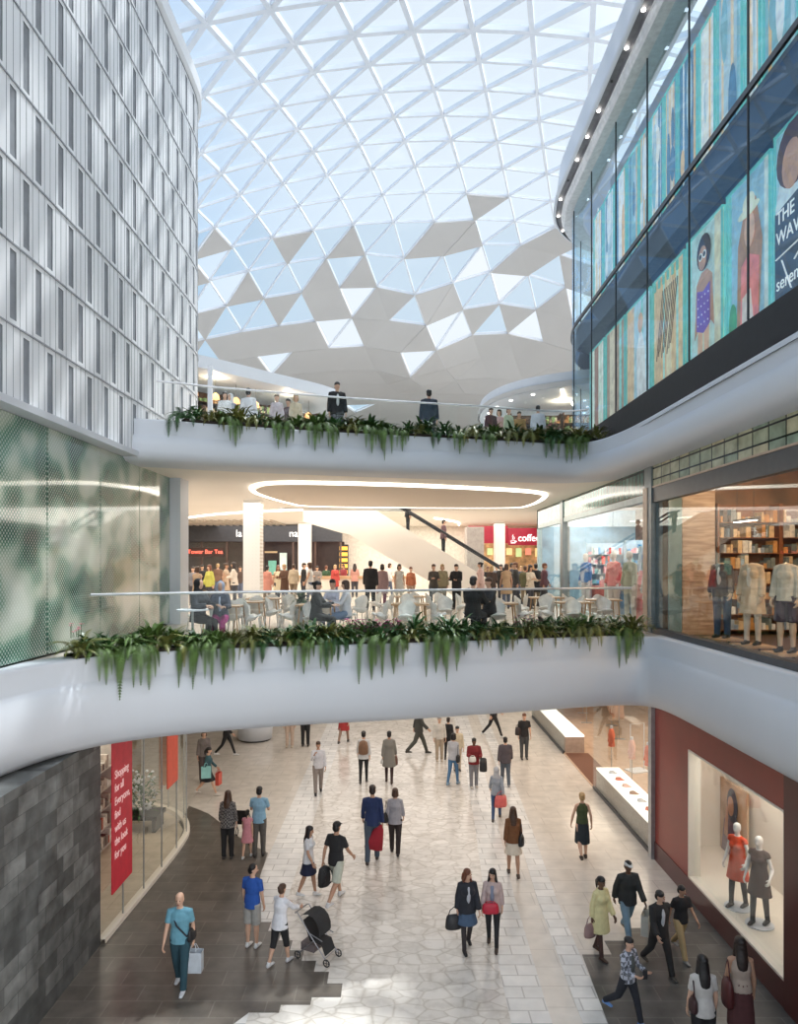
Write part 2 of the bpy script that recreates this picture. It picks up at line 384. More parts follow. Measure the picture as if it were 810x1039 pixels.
# ------------------------------------------------------------------ left facade: white cladding with staggered slot windows
FAC = catmull([(-6.4, 2), (-6.4, 8), (-6.4, 14), (-6.4, 20), (-6.4, 21.8), (-6.5, 22.9), (-6.95, 24.0), (-7.8, 24.8), (-9.3, 25.3), (-12, 25.5)], 8)
mod = .4155; Z0 = 10.1; ROW = 1.35; NR = 9
cells = resample(FAC, mod, 0.0)
rev = MB(); wall = MB(); joints = MB(); fins = MB(); wins = []
def lerp(a, b, t): return a+(b-a)*t
for c in range(len(cells)-1):
    (a, ta), (b, tb) = cells[c], cells[c+1]
    t = (b-a); L = t.length; t = t/L; nrm = Vector((t.y, -t.x)); idx = c
    for r in range(NR):
        z0 = Z0+r*ROW; z1 = z0+ROW
        P = lambda u, z, d=0: (a.x+t.x*u*L+nrm.x*d, a.y+t.y*u*L+nrm.y*d, z)
        if (idx+r) % 2 == 0 and c < len(cells)-8:
            u0, u1, s0, s1 = .26, .74, z0+.10, z1-.10
            vs = [P(0, z0), P(1, z0), P(1, z1), P(0, z1), P(u0, s0), P(u1, s0), P(u1, s1), P(u0, s1),
                  P(u0, s0, -.03), P(u1, s0, -.03), P(u1, s1, -.03), P(u0, s1, -.03)]
            wall.add(vs[:8], [(0, 1, 5, 4), (1, 2, 6, 5), (2, 3, 7, 6), (3, 0, 4, 7)]); rev.add(vs[4:], [(0, 1, 5, 4), (1, 2, 6, 5), (2, 3, 7, 6), (3, 0, 4, 7)])
            wins.append((P((u0+u1)/2, (s0+s1)/2, -.022), (u1-u0)*L, s1-s0, math.atan2(t.y, t.x)))
        else:
            wall.add([P(0, z0), P(1, z0), P(1, z1), P(0, z1)], [(0, 1, 2, 3)])
        # fine vertical joints
        jx = [0.0, .5] if (idx+r) % 2 else [0.0]
        for u in jx:
            q = P(u, (z0+z1)/2, .002); joints.box(q, (.009, .006, ROW), math.atan2(t.y, t.x))
o = wall.build('wall_left', clad); struct(o)
lp = [Vector((a.x, a.y)) for a, _ in cells]
for r in range(NR+1):
    z = Z0+r*ROW; sweep(lp, [(0, z-.012), (.022, z-.012), (.022, z+.012), (0, z+.012)], fins)
j = joints.build('panel_joints', joint_m, o); f = fins.build('ledge', fin_m, o); rev.build('window_reveals', mat('slot_reveal', (.20, .21, .23), .5), o)
ztop = Z0+NR*ROW
sweep(lp, [(-.8, Z0-.02), (.12, Z0-.02), (.14, Z0+.10), (.0, Z0+.14)]).build('lower_edge', white, o)
sweep(lp, [(0, ztop), (.05, ztop+.02), (.12, ztop+.1), (.12, ztop+.55), (-.6, ztop+.6), (-.6, ztop-.3)]).build('parapet', clad, o)
for i, (p, w, h, az) in enumerate(wins):
    if p[1] < 9.8: continue
    wv = MB().box((0, 0, 0), (w, .01, h)).build('window_%d' % (i+1), slotglass, loc=p); wv.rotation_euler = (0, 0, az); struct(wv)
struct(MB().prism([(p.x-.75 if p.x > -7 else p.x-.6, p.y-.5) for p in lp]+[(-16, 2), (-16, 25)][::1], Z0+.1, ztop+.2).build('wall_left_core', joint_m)) if False else None
struct(MB().b2((-16, 2, Z0), (-6.85, 22, ztop+.3)).build('wall_left_core', joint_m))

# ------------------------------------------------------------------ left middle level: patterned glass screen
def frit():
    m, nt, b = new_mat('frit_and_reflections'); t = N(nt, 'ShaderNodeTexCoord')
    s = N(nt, 'ShaderNodeSeparateXYZ'); nt.links.new(t.outputs['Object'], s.inputs[0]); c = N(nt, 'ShaderNodeCombineXYZ')
    nt.links.new(s.outputs[1], c.inputs[0]); nt.links.new(s.outputs[2], c.inputs[1])
    n = N(nt, 'ShaderNodeTexNoise'); n.inputs['Scale'].default_value = .95; n.inputs['Detail'].default_value = 1.2; nt.links.new(c.outputs[0], n.inputs[0])
    g = ramp(nt, [(.38, (.018, .105, .07)), (.47, (.10, .23, .16)), (.55, (.36, .44, .35)), (.70, (.56, .60, .52))], n.outputs[0])  # blurred patches: reflections and views through the glass put into the colour
    v = N(nt, 'ShaderNodeTexVoronoi', feature='F1'); v.inputs['Scale'].default_value = 15; v.inputs['Randomness'].default_value = 0
    mp = N(nt, 'ShaderNodeMapping'); mp.inputs['Rotation'].default_value = (0, 0, R(45)); nt.links.new(c.outputs[0], mp.inputs[0]); nt.links.new(mp.outputs[0], v.inputs['Vector'])
    d = ramp(nt, [(.28, (.62, .68, .63)), (.40, (0, 0, 0))], v.outputs['Distance'])
    d.color_ramp.interpolation = 'LINEAR'
    fac = ramp(nt, [(.28, (.42, .42, .42)), (.42, (0, 0, 0))], v.outputs['Distance'])
    mx = N(nt, 'ShaderNodeMix', data_type='RGBA'); nt.links.new(fac.outputs[0], mx.inputs[0]); nt.links.new(g.outputs[0], mx.inputs[6]); mx.inputs[7].default_value = (.78, .82, .76, 1)
    nt.links.new(mx.outputs[2], b.inputs['Base Color']); b.inputs['Roughness'].default_value = .08
    b.inputs['Coat Weight'].default_value = .5; b.inputs['Coat Roughness'].default_value = .03
    return m
frit_m = frit()
ys = [4.0, 6.35, 8.6, 10.97, 13.35, 15.73, 18.1, 20.5]
for i in range(7):
    struct(MB().b2((-6.68, ys[i]+.02, 5.80), (-6.62, ys[i+1]-.02, 10.07)).build('window_%d' % (301+i), frit_m))
struct(MB().b2((-7.0, 2, 5.76), (-6.70, 20.6, 10.05)).build('wall_left_middle', mat('dark_green_core', (.03, .06, .05), .5)))
struct(MB().b2((-6.9, 20.5, LEVEL2), (-6.32, 21.3, 9.98)).build('wall_left_pier', white))
struct(MB().b2((-7.0, 21.3, LEVEL2), (-6.9, 22, 9.98)).b2((-14, 24.6, LEVEL2), (-13.8, 45, 9.98)).b2((-14, 24.5, LEVEL2), (-6.6, 24.7, 9.98)).b2((-6.8, 21.3, LEVEL2), (-6.55, 24.7, 9.98)).build('wall_left_rear', cream)) if False else struct(MB().b2((-14.2, 21.3, LEVEL2), (-14, 45, 9.98)).build('wall_left_rear', cream))

# ------------------------------------------------------------------ left ground level: slate wall, then the curved glass shopfront
struct(MB().b2((-6.6, 2, 0), (-5.87, 13.95, 4.06)).build('wall_left_ground', slate))
SF = catmull([(-5.87, 13.98), (-5.84, 15.5), (-5.80, 17.2), (-5.80, 18.6), (-5.92, 19.8), (-6.4, 20.9), (-7.2, 21.7), (-8.6, 22.3), (-11, 22.5), (-15, 22.5)], 5)
kerb = sweep([Vector(p) for p in SF], [(-.08, 0), (-.08, .1), (.08, .1), (.08, 0)]).build('trim_3', cream); struct(kerb)
gp = resample(SF, .62)
w = sweep(SF, [(0, .1), (0, 4.03)]).build('window_310', glass('storefront_glass', (.96, .95, .90), boost=.55, base=.05)); struct(w)
mu = MB()
for k, (p, t) in enumerate(resample(SF, 1.15, 0.1)): mu.box((p.x, p.y, 2.06), (.02, .03, 3.94), math.atan2(t.y, t.x))
mu.build('mullion', grey_metal, w)
struct(MB().prism([(-16, 14), (-5.9, 14), (-5.86, 18.6), (-6.05, 19.9), (-6.6, 20.9), (-7.4, 21.6), (-9, 22.2), (-16, 22.3)], -.02, .05).build('floor_shop', cream_tile))
struct(MB().b2((-16, 13.7, 0), (-6.6, 13.9, 4.03)).b2((-16.2, 13.7, 0), (-16, 60, 4.03)).build('wall_left_shop', cream))

# ------------------------------------------------------------------ right ground level: shop windows, red wall with display window
RW = 6.5
rw = MB().b2((RW, 2, 0), (RW+.25, 11.95, 4.06)).b2((RW, 15.9, 0), (RW+.25, 18.0, 4.06)).b2((RW, 11.95, 0), (RW+.25, 15.9, .5)).b2((RW, 11.95, 3.3), (RW+.25, 15.9, 4.06)).build('wall_right_ground', redwall); struct(rw)
MB().b2((RW-.03, 2, 0), (RW, 11.93, 4.06)).build('side_panel', redframe, rw)
MB().b2((RW-.02, 11.95, 0.0), (RW, 18.0, .46)).build('base_panel', redframe, rw)
tr = MB()
for y, in ((11.95,), (15.9,)): tr.b2((RW-.012, y-.03, .47), (RW+.25, y+.03, 3.33))
tr.b2((RW-.012, 11.95, .46), (RW+.25, 15.9, .505)); tr.b2((RW-.012, 11.95, 3.3), (RW+.25, 15.9, 3.34)); tr.build('window_surround', cream, rw)
struct(MB().b2((RW-.1, 18.0, 0), (RW+.12, 18.22, 4.05)).build('trim_4', grey_metal))
disp = struct(MB().b2((RW+.25, 11.6, .44), (8.1, 17.6, .5)).b2((8.1, 11.6, .44), (8.2, 17.6, 3.5)).b2((RW+.25, 17.6, .44), (8.2, 17.7, 3.5)).b2((RW+.25, 11.5, .44), (8.2, 11.6, 3.5)).b2((RW+.25, 11.6, 3.4), (8.2, 17.7, 3.5)).build('wall_right_display', cream))
struct(MB().b2((RW+.10, 11.95, .5), (RW+.12, 13.9, 3.3)).build('window_320', shop_glass)); struct(MB().b2((RW+.10, 13.92, .5), (RW+.12, 15.9, 3.3)).build('window_321', shop_glass))
area('display_light', (7.3, 14.3, 3.35), .9, 5, 75, (1, .90, .78))
# the neighbouring shop
struct(MB().b2((RW, 18.2, 0), (16, 60, .03)).build('floor_shop_right', tiles('shop_floor_peach', (.60, .44, .32), (.63, .47, .35), (.5, .37, .27), 1.2, 1.2, rough=.2)))
struct(MB().b2((12.5, 18, 0), (12.7, 60, 4.03)).b2((RW+.3, 17.8, 0), (12.5, 17.98, 4.03)).build('wall_right_shop', mat('peach_wall', (.62, .42, .28), .6)))
struct(MB().b2((RW-.03, 18.22, 0), (RW+.03, 23.7, .10)).b2((RW-.03, 28, 0), (RW+.03, 34.6, .10)).build('trim_5', black))
for i, (a, b) in enumerate(((18.22, 20.9), (20.92, 23.7), (28, 31.2), (31.22, 34.6))):
    struct(MB().b2((RW-.005, a, .1), (RW+.005, b, 4.03)).build('window_%d' % (330+i), shop_glass))
struct(MB().b2((RW-.02, 34.6, 0), (RW+.4, 60, 4.03)).build('wall_right_far', cream))
struct(MB().b2((-16, 58, 0), (16, 58.3, 4.05)).build('wall_back_ground', cream))
for yy in (20, 25, 31): area('shop_light', (9.2, yy, 3.95), 3.5, 3, 150, (1, .84, .66))
area('shop_light', (-9.5, 18, 3.95), 4, 5, 190, (1, .93, .80))

# ------------------------------------------------------------------ right middle level: shopfronts under a band of glass tiles
X2 = 6.42
struct(MB().b2((X2-.02, 5, 9.42), (X2+.2, 18.2, 9.46)).b2((X2-.06, 18.2, LEVEL2), (X2+.2, 18.5, 9.45)).build('trim_6', wood_l if False else mat('bronze_trim', (.50, .36, .26), .4)))
gt = tiles('glass_block', (.28, .36, .28), (.62, .56, .38), (.02, .022, .02), .56, .275, rough=.12, offs=0, mortar=.02, axes='yz', mottle=.3)
gt2 = tiles('green_glass_fin', (.10, .20, .18), (.20, .33, .30), (.02, .03, .03), .30, .62, rough=.12, offs=0, mortar=.03, axes='yz', mottle=.3)
struct(MB().b2((X2, 5, 9.46), (X2+.15, 18.3, 9.97)).build('wall_right_tile_band', gt))
struct(MB().b2((X2, 18.3, 9.3), (X2+.15, 33, 9.97)).build('wall_right_fin_band', gt2))
struct(MB().b2((X2, 5, 9.05), (X2+.2, 18.1, 9.42)).b2((X2-.02, 5, LEVEL2), (X2+.2, 18.1, LEVEL2+.14)).build('wall_right_lintel', dark_frame))
struct(MB().b2((X2-.04, 17.95, LEVEL2), (X2+.25, 18.45, 9.98)).b2((X2-.04, 27.7, LEVEL2), (X2+.25, 28.1, 9.98)).build('trim_7', mat('grey_green_pier', (.20, .24, .25), .35)))
struct(MB().b2((X2, 18.4, 9.12), (X2+.2, 33, 9.3)).b2((X2, 18.4, LEVEL2), (X2+.2, 33, LEVEL2+.1)).b2((X2, 32.8, LEVEL2), (X2+.2, 33, 9.98)).build('wall_right_lintel_rear', mat('pale_lintel', (.35, .45, .46), .35)))
k = 340
for a, b in ((5, 11.2), (11.22, 14.5), (14.52, 17.95)):
    struct(MB().b2((X2+.06, a, LEVEL2+.14), (X2+.075, b, 9.05)).build('window_%d' % k, shop_glass)); k += 1
for a, b in ((18.46, 21.5), (21.52, 24.6), (24.62, 27.7), (28.1, 32.8)):
    struct(MB().b2((X2+.06, a, LEVEL2+.1), (X2+.075, b, 9.12)).build('window_%d' % k, front_glass if False else shop_glass)); k += 1
struct(MB().b2((11, 4, LEVEL2), (11.2, 60, 9.98)).build('wall_right_interior', mat('dark_shop_wall', (.12, .065, .04), .5, noise_s=1.4, amp=.5)))
struct(MB().b2((X2+.2, 18.1, LEVEL2), (11, 18.3, 9.98)).build('wall_right_party_core', mat('amber_dark_wall', (.16, .075, .035), .5, noise_s=1.5, amp=.5)))
struct(MB().b2((6.95, 17.4, LEVEL2), (7.75, 17.5, 9.98)).build('wall_right_party', wood('weathered_boards', (.30, .17, .10), (.62, .44, .30), 2.2, dirv=(1, 1, 7))))
struct(MB().b2((X2+.2, 33, LEVEL2), (11, 33.2, 9.98)).build('wall_right_party_rear', mat('blue_shop_wall', (.25, .42, .55), .5, noise_s=1, amp=.4)))
for yy in (9, 12, 15): point('shop_light', (8.4, yy, 9.5), 170, (1, .66, .38), .03)
for yy in (20.5, 24.5, 28.5, 31.5): point('shop_light', (8.6, yy, 9.4), 150, (1, .93, .88), .03)

# ------------------------------------------------------------------ upper right: curved curtain wall over two storeys
CW = catmull([(6.3, 4), (6.3, 12), (6.3, 18), (6.3, 24), (6.36, 25.8), (6.75, 27.4), (7.7, 28.7), (9.3, 29.4), (12, 29.7)], 6)
CW = CW                                             # left-hand side faces the hall; use negative offsets
# black sill band, floor line, head
struct(sweep(CW, [(-.30, 10.9), (-.06, 10.95), (0, 11.9), (.3, 11.9)][::1]).build('trim_8', mat('black_gloss', (.018, .018, .02), .5, spec=.2)))
struct(sweep(CW, [(.0, 15.94), (-.06, 15.94), (-.06, 16.06), (.0, 16.06)]).build('trim_9', black))
struct(sweep(CW, [(.10, 15.2), (.10, 16.0)]).build('trim_10', mat('spandrel', (.035, .055, .09), .5)))
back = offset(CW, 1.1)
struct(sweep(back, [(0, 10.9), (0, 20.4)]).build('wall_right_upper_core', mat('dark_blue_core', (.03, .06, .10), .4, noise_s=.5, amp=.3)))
struct(sweep(CW, [(.02, 15.9), (1.15, 15.9)]).build('floor_fourth_level', joint_m))
mull = resample(CW, 2.6, -1.0)
st = [Vector((p.x, p.y)) for p in CW]
seg = resample(CW, 2.6, -1.0); k = 360
dense = resample(CW, .26, -1.0)
for r_, (z0, z1) in enumerate(((11.9, 15.94), (16.06, 20.35))):
    for i in range(0, len(dense)-10, 10):
        P = [q[0] for q in dense[i:i+11]]
        w = struct(sweep(P, [(0, z0), (0, z1)]).build('window_%d' % k, front_glass)); k += 1
        p, t = dense[i]; MB().box((p.x, p.y, (z0+z1)/2), (.022, .04, z1-z0), math.atan2(t.y, t.x)).build('mullion', dark_frame, w)
# eave: soffit lip, recessed slot with lights, tall white fascia
CE = CW
ev = sweep(CE, [(.4, 20.35), (-.28, 20.30), (-.34, 20.36), (-.36, 20.50), (-.40, 20.52)]).build('ceiling_eave', mat('grey_eave', (.74, .75, .77), .5)); struct(ev)
sweep(CE, [(-.40, 20.52), (-.42, 20.66), (-.60, 20.70), (-.60, 20.62)]).build('light_slot', mat('slot_grey', (.20, .20, .22), .5), ev)
sweep(CE, [(-.60, 20.60), (-.66, 20.62), (-.68, 20.78), (-.62, 20.86), (-.50, 21.9), (-.45, 22.0), (1.5, 22.2)]).build('fascia', white, ev, smooth=True)
for k, (p, t) in enumerate(resample(offset(CE, -.51), 1.25, -.3)):
    if p.y > 11 and p.x < 9: MB().cyl((p.x, p.y, 20.60), .055 if k % 4 else .04, .03, 12).build('downlight', lamp_m if k % 4 else black, ev)
struct(MB().prism([(7.5, 4), (16, 4), (16, 29), (9.5, 28.3), (8.2, 27), (7.6, 25.5)], 20.9, 21.3).build('ceiling_right_roof', panel_m))

# ------------------------------------------------------------------ glazed triangular roof
PROF = [(-14, 13.0), (-6, 15.2), (4, 17.2), (14, 18.6), (21, 19.6), (27, 20.4), (32, 21.0), (36, 21.2), (40, 20.7), (43.3, 19.6), (46.2, 17.7), (48.6, 15.7), (51.5, 14.1), (55.5, 13.0), (60, 12.3), (67, 11.7)]
pc = catmull([Vector((y, z)) for y, z in PROF], 10)
cum = [0]
for a, b in zip(pc, pc[1:]): cum.append(cum[-1]+(b-a).length)
def prof_at(s):
    s = max(0, min(cum[-1]-1e-4, s))
    for i in range(len(cum)-1):
        if cum[i+1] >= s: t = (s-cum[i])/(cum[i+1]-cum[i]); return pc[i]+(pc[i+1]-pc[i])*t
    return pc[-1]
s27 = next(c for c, p in zip(cum, pc) if p.x >= 26.6)
rows = []
s = s27; 
while s < cum[-1]-.3: rows.append(s); s += 2.12 if s < s27+14 else (2.25 if s < s27+24 else 1.75)
s = s27-2.12; pre = []
while s > 0: pre.insert(0, s); s -= 2.12
j0 = -len(pre); rows = pre+rows
def node(i, j):
    s = rows[j]; p = prof_at(s); jj = j+j0; dx = 2.27 + .012*max(0, s-s27-6)
    X = (i+.5*(jj % 2))*dx - .30*(p.x-26.6) + .65
    q = p.x; zz = p.y - .0135*(X-2.2)**2*(1 if q < 38 else max(.25, 1-(q-38)*.05)) - (.010*max(0, X-9)**2 if q > 40 else 0)
    zz += (0.9*math.exp(-((X-7)/4.0)**2) - .9*math.exp(-((X-1.5)/2.2)**2))*max(0, min(1, (q-41)/4))*max(0, min(1, (54-q)/3))
    return Vector((X, q, EYE+max(zz, 5.5)))
rng = random.Random(11); lat = MB(); gls = MB(); gl2 = MB(); tris = []
for j in range(len(rows)-1):
    for i in range(-14, 22):
        odd = (j+j0) % 2
        a, b = node(i, j), node(i+1, j)
        if odd: c, d = node(i+1, j+1), node(i, j+1); T = [(a, b, c), (d, a, c)]; E = [(a, b), (a, c), (d, a)]
        else: c, d = node(i, j+1), node(i-1, j+1); T = [(a, b, c), (d, a, c)]; E = [(a, b), (a, c), (d, a)]
        if a.x < -27 or a.x > 24: continue
        bw, bh = (.42, .30) if a.y < 21 else ((.20, .22) if a.y < 28.5 else ((.14, .18) if a.y < 36 else (.09, .14)))  # unseen nearest beams widened so they cast broad shadow bands on the facade
        for p, q in E: lat.bar(p, q, bw, bh)
        tris += [(t, j) for t in T]
opaque = []; opened = []
for t, j in tris:
    c = (t[0]+t[1]+t[2])/3; py = PY0-(c.z-EYE)*FPX/c.y if c.y > 1 else -999; px = PX0+c.x*FPX/max(c.y, 1)
    prob = 0 if py < 205 else (.10 if py < 235 else (.24 if py < 268 else (.34 if py < 305 else (.48 if py < 335 else (.66 if py < 365 else (.85 if py < 388 else .97))))))
    if px > 500: prob = min(1, prob+.22) if py > 190 else (.25 if py > 150 and px > 520 else 0)
    if c.y < 38: prob = 0
    u = rng.random(); u2 = rng.random()
    if u < prob: opaque.append((t, px, py))
    elif py > 262 and u2 < (.32 if py < 330 else .7) and c.y > 38: opened.append(t)
    elif py > 235 and c.y > 38: gl2.add([v+Vector((0, 0, .1)) for v in t], [(0, 1, 2)])
    else: gls.add([v+Vector((0, 0, .1)) for v in t], [(0, 1, 2)])
roof = empty('ceiling', (0, 0, 0), kind='structure')
lat.build('roof_lattice', steel_w, roof); gls.build('roof_glazing', roof_glass, roof); gl2.build('tinted_glazing', glass('tinted_roof_glass', (.70, .80, .88), boost=.5, base=.03), roof)
def tri_panel(t, m, name):
    n = (t[1]-t[0]).cross(t[2]-t[0]).normalized(); n = n if n.z > 0 else -n
    d = n*.03; off = n*-.15
    vs = [v-d+off for v in t]+[v+d+off for v in t]
    MB().add(vs, [(0, 1, 2), (5, 4, 3), (0, 3, 4, 1), (1, 4, 5, 2), (2, 5, 3, 0)]).build(name, m, roof)
inside = [q for q in opaque if 185 < q[1] < 640 and q[2] < 425]; rest = [q for q in opaque if not (185 < q[1] < 640 and q[2] < 425)]
inside.sort(key=lambda q: q[2])
for t, px, py in inside[:98]: tri_panel(t, panel_m, 'triangular_panel')
rm = MB()
for t, px, py in inside[98:]+rest:
    n = (t[1]-t[0]).cross(t[2]-t[0]).normalized(); n = n if n.z > 0 else -n
    rm.add([v-n*.18 for v in t]+[v-n*.12 for v in t], [(0, 1, 2), (5, 4, 3), (0, 3, 4, 1), (1, 4, 5, 2), (2, 5, 3, 0)])
ro = rm.build('remaining_panels', panel_m, roof); ro['kind'] = 'stuff'

# closing walls behind
struct(MB().b2((-16, 47.0, LEVEL2), (12.5, 47.2, 9.98)).build('wall_back_middle', mat('warm_white_wall', (.80, .74, .66), .6)))
struct(MB().b2((-26, 66.5, LEVEL3), (22, 66.8, 20.5)).build('wall_back_upper', panel_m))

struct(MB().b2((X2+.2, 4, LEVEL2), (11, 18.1, LEVEL2+.018)).build('floor_shop_middle', wood_d))
# ------------------------------------------------------------------ ceiling light loop, columns, counters behind the food court
loop = catmull([(-4.4, 22.0), (-3.2, 21.3), (0, 21.9), (3.2, 23.2), (4.7, 24.2), (5.3, 25.6), (5.4, 29.2), (4.6, 30.4), (0, 30.3), (-3.6, 29.6), (-4.4, 28), (-4.9, 24)], 6, closed=True)
lo = empty('strip_light', (0, 0, 9.93), 0, 'long rounded loop of white light recessed in the beige food court ceiling', 'light')
MB().tube([(p.x, p.y, .0) for p in loop], .055, 6, closed=True).build('light_tube', strip_m, lo)
MB().prism([(p.x*.97, 26+(p.y-26)*.97) for p in loop], -.035, .045).build('ceiling_panel', mat('beige_panel', (.72, .62, .52), .6, amp=.02), lo)
for pts, lab in (([(-12.5, 39.4), (-9.5, 35.5), (-6.4, 33.0), (-3.8, 32.0)], 'curved strip of light on the food court ceiling above the dark shopfront'),
                 ([(-3.2, 35.5), (-1.6, 38.5), (-.4, 41)], 'short strip of light on the ceiling between the first and second columns'),
                 ([(1.9, 38), (3.4, 41.5), (3.8, 45)], 'short strip of light on the ceiling beside the column near the coffee shop')):
    o = MB().tube([(p.x, p.y, 9.94) for p in catmull([Vector(q) for q in pts], 5)], .05, 6).build('strip_light', strip_m); tag(o, lab, 'light')
perf = None
def dots(name, base, dot, sc=9):
    m, nt, b = new_mat(name); t = N(nt, 'ShaderNodeTexCoord'); v = N(nt, 'ShaderNodeTexVoronoi'); v.inputs['Scale'].default_value = sc; v.inputs['Randomness'].default_value = 0
    nt.links.new(t.outputs['Object'], v.inputs['Vector']); r = ramp(nt, [(.22, dot), (.34, base)], v.outputs['Distance']); nt.links.new(r.outputs[0], b.inputs['Base Color']); b.inputs['Roughness'].default_value = .4
    return m
col_m = dots('perforated_white', (.84, .82, .78), (.50, .44, .36), 7)
for x, y, w in ((-5.75, 28.0, .33), (-5.7, 43.0, .36), (6.05, 42.8, .30)):
    struct(MB().b2((x-w, y-w, LEVEL2), (x+w, y+w, 9.98)).build('wall_column', col_m))
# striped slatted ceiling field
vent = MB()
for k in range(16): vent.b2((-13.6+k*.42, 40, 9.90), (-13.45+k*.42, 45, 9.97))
struct(vent.build('ceiling_slats', mat('slat_beige', (.58, .52, .45), .6)))  # plain beige slats

def shop_sign(par, s, size, m, x, y, z, face=0, sx=1): return text(s, size, m, par, (x, y, z), (R(90), 0, face), sx=sx)
# dark shopfront
Z = LEVEL2
ds = empty('shopfront', (-9.2, 45.0, Z), 0, 'long dark shopfront with a charcoal name band behind the perforated columns', 'shopfront')
MB().b2((-5.0, -.2, 3.15), (5.6, .15, 4.2)).build('sign_band', mat('charcoal', (.045, .048, .06), .35), ds)
bw = mat('brown_black', (.055, .03, .028), .3, amp=.4, noise_s=1)
MB().b2((-5.0, 1.6, 0), (5.6, 1.8, 3.2)).build('back_wall', bw, ds)
for x in (-4.9, -3.3, -1.7, .6, 2.5, 3.9, 5.5): MB().b2((x-.06, -.1, 0), (x+.06, .06, 3.2)).build('frame_post', mat('bronze_post', (.10, .06, .05), .35), ds)
MB().b2((-4.9, -.05, 0), (-1.7, 0.0, 3.1)).build('glass_panel', shop_glass, ds)
MB().b2((-1.6, -.05, 0), (.5, .0, 3.1)).build('glass_panel', shop_glass, ds)
for i, (x, z, w, h, c) in enumerate(((-.02, 1.9, .5, 1.1, (.55, .72, .66)), (1.05, 1.5, .5, .9, (.16, .42, .33)), (1.75, 1.9, .45, 1.1, (.62, .74, .68)), (3.1, 1.8, .4, 1.3, (.50, .58, .48)), (.9, 2.5, .9, .12, (.5, .35, .2)), (3.2, 2.75, .5, .15, (.9, .7, .1)))):
    MB().b2((x-w/2, .6, z-h/2), (x+w/2, .75, z+h/2)).build('display_panel', mat('display_%d' % i, c, .4, emit=c, es=.35), ds)
lit = mat('sign_white', (.9, .9, .9), .4, emit=(1, 1, 1), es=1.2); neon = mat('neon_red', (1, .2, .15), .4, emit=(1, .13, .08), es=2.2)
shop_sign(ds, 'la C', .62, lit, .35-.95, -.22, 3.65, 0); shop_sign(ds, 'nan', .62, lit, 2.95-.25, -.22, 3.65, 0)
MB().b2((-4.2, -.14, 2.2), (-1.9, -.10, 2.75)).build('neon_back', bw, ds)
text('Tower Bar Tea', .36, neon, ds, (-3.05, -.16, 2.5), (R(90), 0, 0), name='neon_lettering')
ys_ = empty('display_cabinet', (-6.2+.7, 46.2, Z), 0, 'tall glowing yellow display tower inside the dark shop beside the second column', 'display')
MB().b2((1.6, -.2, 0), (2.2, .2, 3.0)).build('body', mat('dark_case', (.05, .04, .03), .4), ys_)
for k in range(7): MB().b2((1.64, -.26, .35+k*.38), (2.16, -.2, .58+k*.38)).build('shelf_glow', mat('amber_glow', (.9, .5, .08), .4, emit=(1, .5, .07), es=1.0), ys_)

cf = empty('coffee_shop', (7.0, 45.0, Z), 0, 'coffee shop with a maroon fascia and white cup logo behind the food court', 'shop')
maroon = mat('maroon', (.30, .012, .035), .35, emit=(.35, .01, .03), es=.25)
MB().b2((-2.6, -.1, 3.05), (-.1, .1, 4.15)).b2((-.1, -.25, 2.92), (3.9, -.05, 4.0)).build('fascia', maroon, cf)
text('coffee', .62, lit, cf, (.50, -.28, 3.36), (R(90), 0, 0), align='LEFT', sx=.92, extrude=.02)
cup = MB(); cup.prism([(0, 0), (.42, 0), (.36, -.0), (.0, .01)], 0, .01)
cb = MB()
for a, b in (((.12, 3.25), (.62, 3.25)), ((.12, 3.42), (.2, 3.28)), ((.2, 3.28), (.54, 3.28)), ((.54, 3.28), (.62, 3.42)), ((.62, 3.42), (.12, 3.42)), ((.62, 3.40), (.76, 3.38)), ((.76, 3.38), (.58, 3.30)), ((.3, 3.5), (.36, 3.62)), ((.36, 3.62), (.30, 3.74)), ((.30, 3.74), (.40, 3.9)), ((.46, 3.5), (.52, 3.62)), ((.52, 3.62), (.46, 3.74))):
    cb.bar((a[0]*.6-.03, -.27, 3.05+(a[1]-3.25)*.85), (b[0]*.6-.03, -.27, 3.05+(b[1]-3.25)*.85), .02, .04, up=(0, 1, 0))
cb.build('cup_logo', lit, cf)
MB().b2((-2.6, 1.8, 0), (3.9, 1.9, 3.1)).build('back_wall', mat('cafe_wall', (.62, .42, .22), .5, noise_s=2.5, amp=.6), cf)
for k in range(9): MB().b2((-1.9+k*.62, .9, 2.2+.12*(k % 2)), (-1.55+k*.62, 1.0, 2.75)).build('menu_board', mat('menu_%d' % (k % 3), [(.85, .62, .3), (.5, .62, .3), (.75, .25, .15)][k % 3], .4, emit=[(1, .7, .3), (.5, .7, .3), (.9, .3, .2)][k % 3], es=.8), cf)
MB().b2((-1.2, -.15, 0), (3.9, .35, 1.1)).build('serving_counter', wood_l, cf)
gb = MB().b2((-1, -.2, 0), (0, 1.2, 3.9))
for k in range(9): gb.b2((-.98+k*.11, -.24, .1), (-.92+k*.11, -.2, 3.85))
tag(gb.build('louvred_kiosk', mat('louvre_grey', (.36, .33, .31), .5), loc=(4.95, 41.5, Z)), 'tall grey louvred booth between the escalator foot and the coffee shop', 'kiosk')
for x, w, y, lab in ((-1.9, 5.0, 38.0, 'low food counter with a pale wooden top behind the standing crowd, under the escalator'), (-6.0, 2.4, 39.5, 'short food counter with a wooden top beside the second column')):
    k = empty('food_counter', (x, y, Z), 0, lab, 'counter')
    MB().b2((-w/2, -.35, 0), (w/2, .35, .95)).build('base', cream, k); MB().b2((-w/2-.05, -.42, .95), (w/2+.05, .42, 1.10)).build('worktop', wood_l, k)

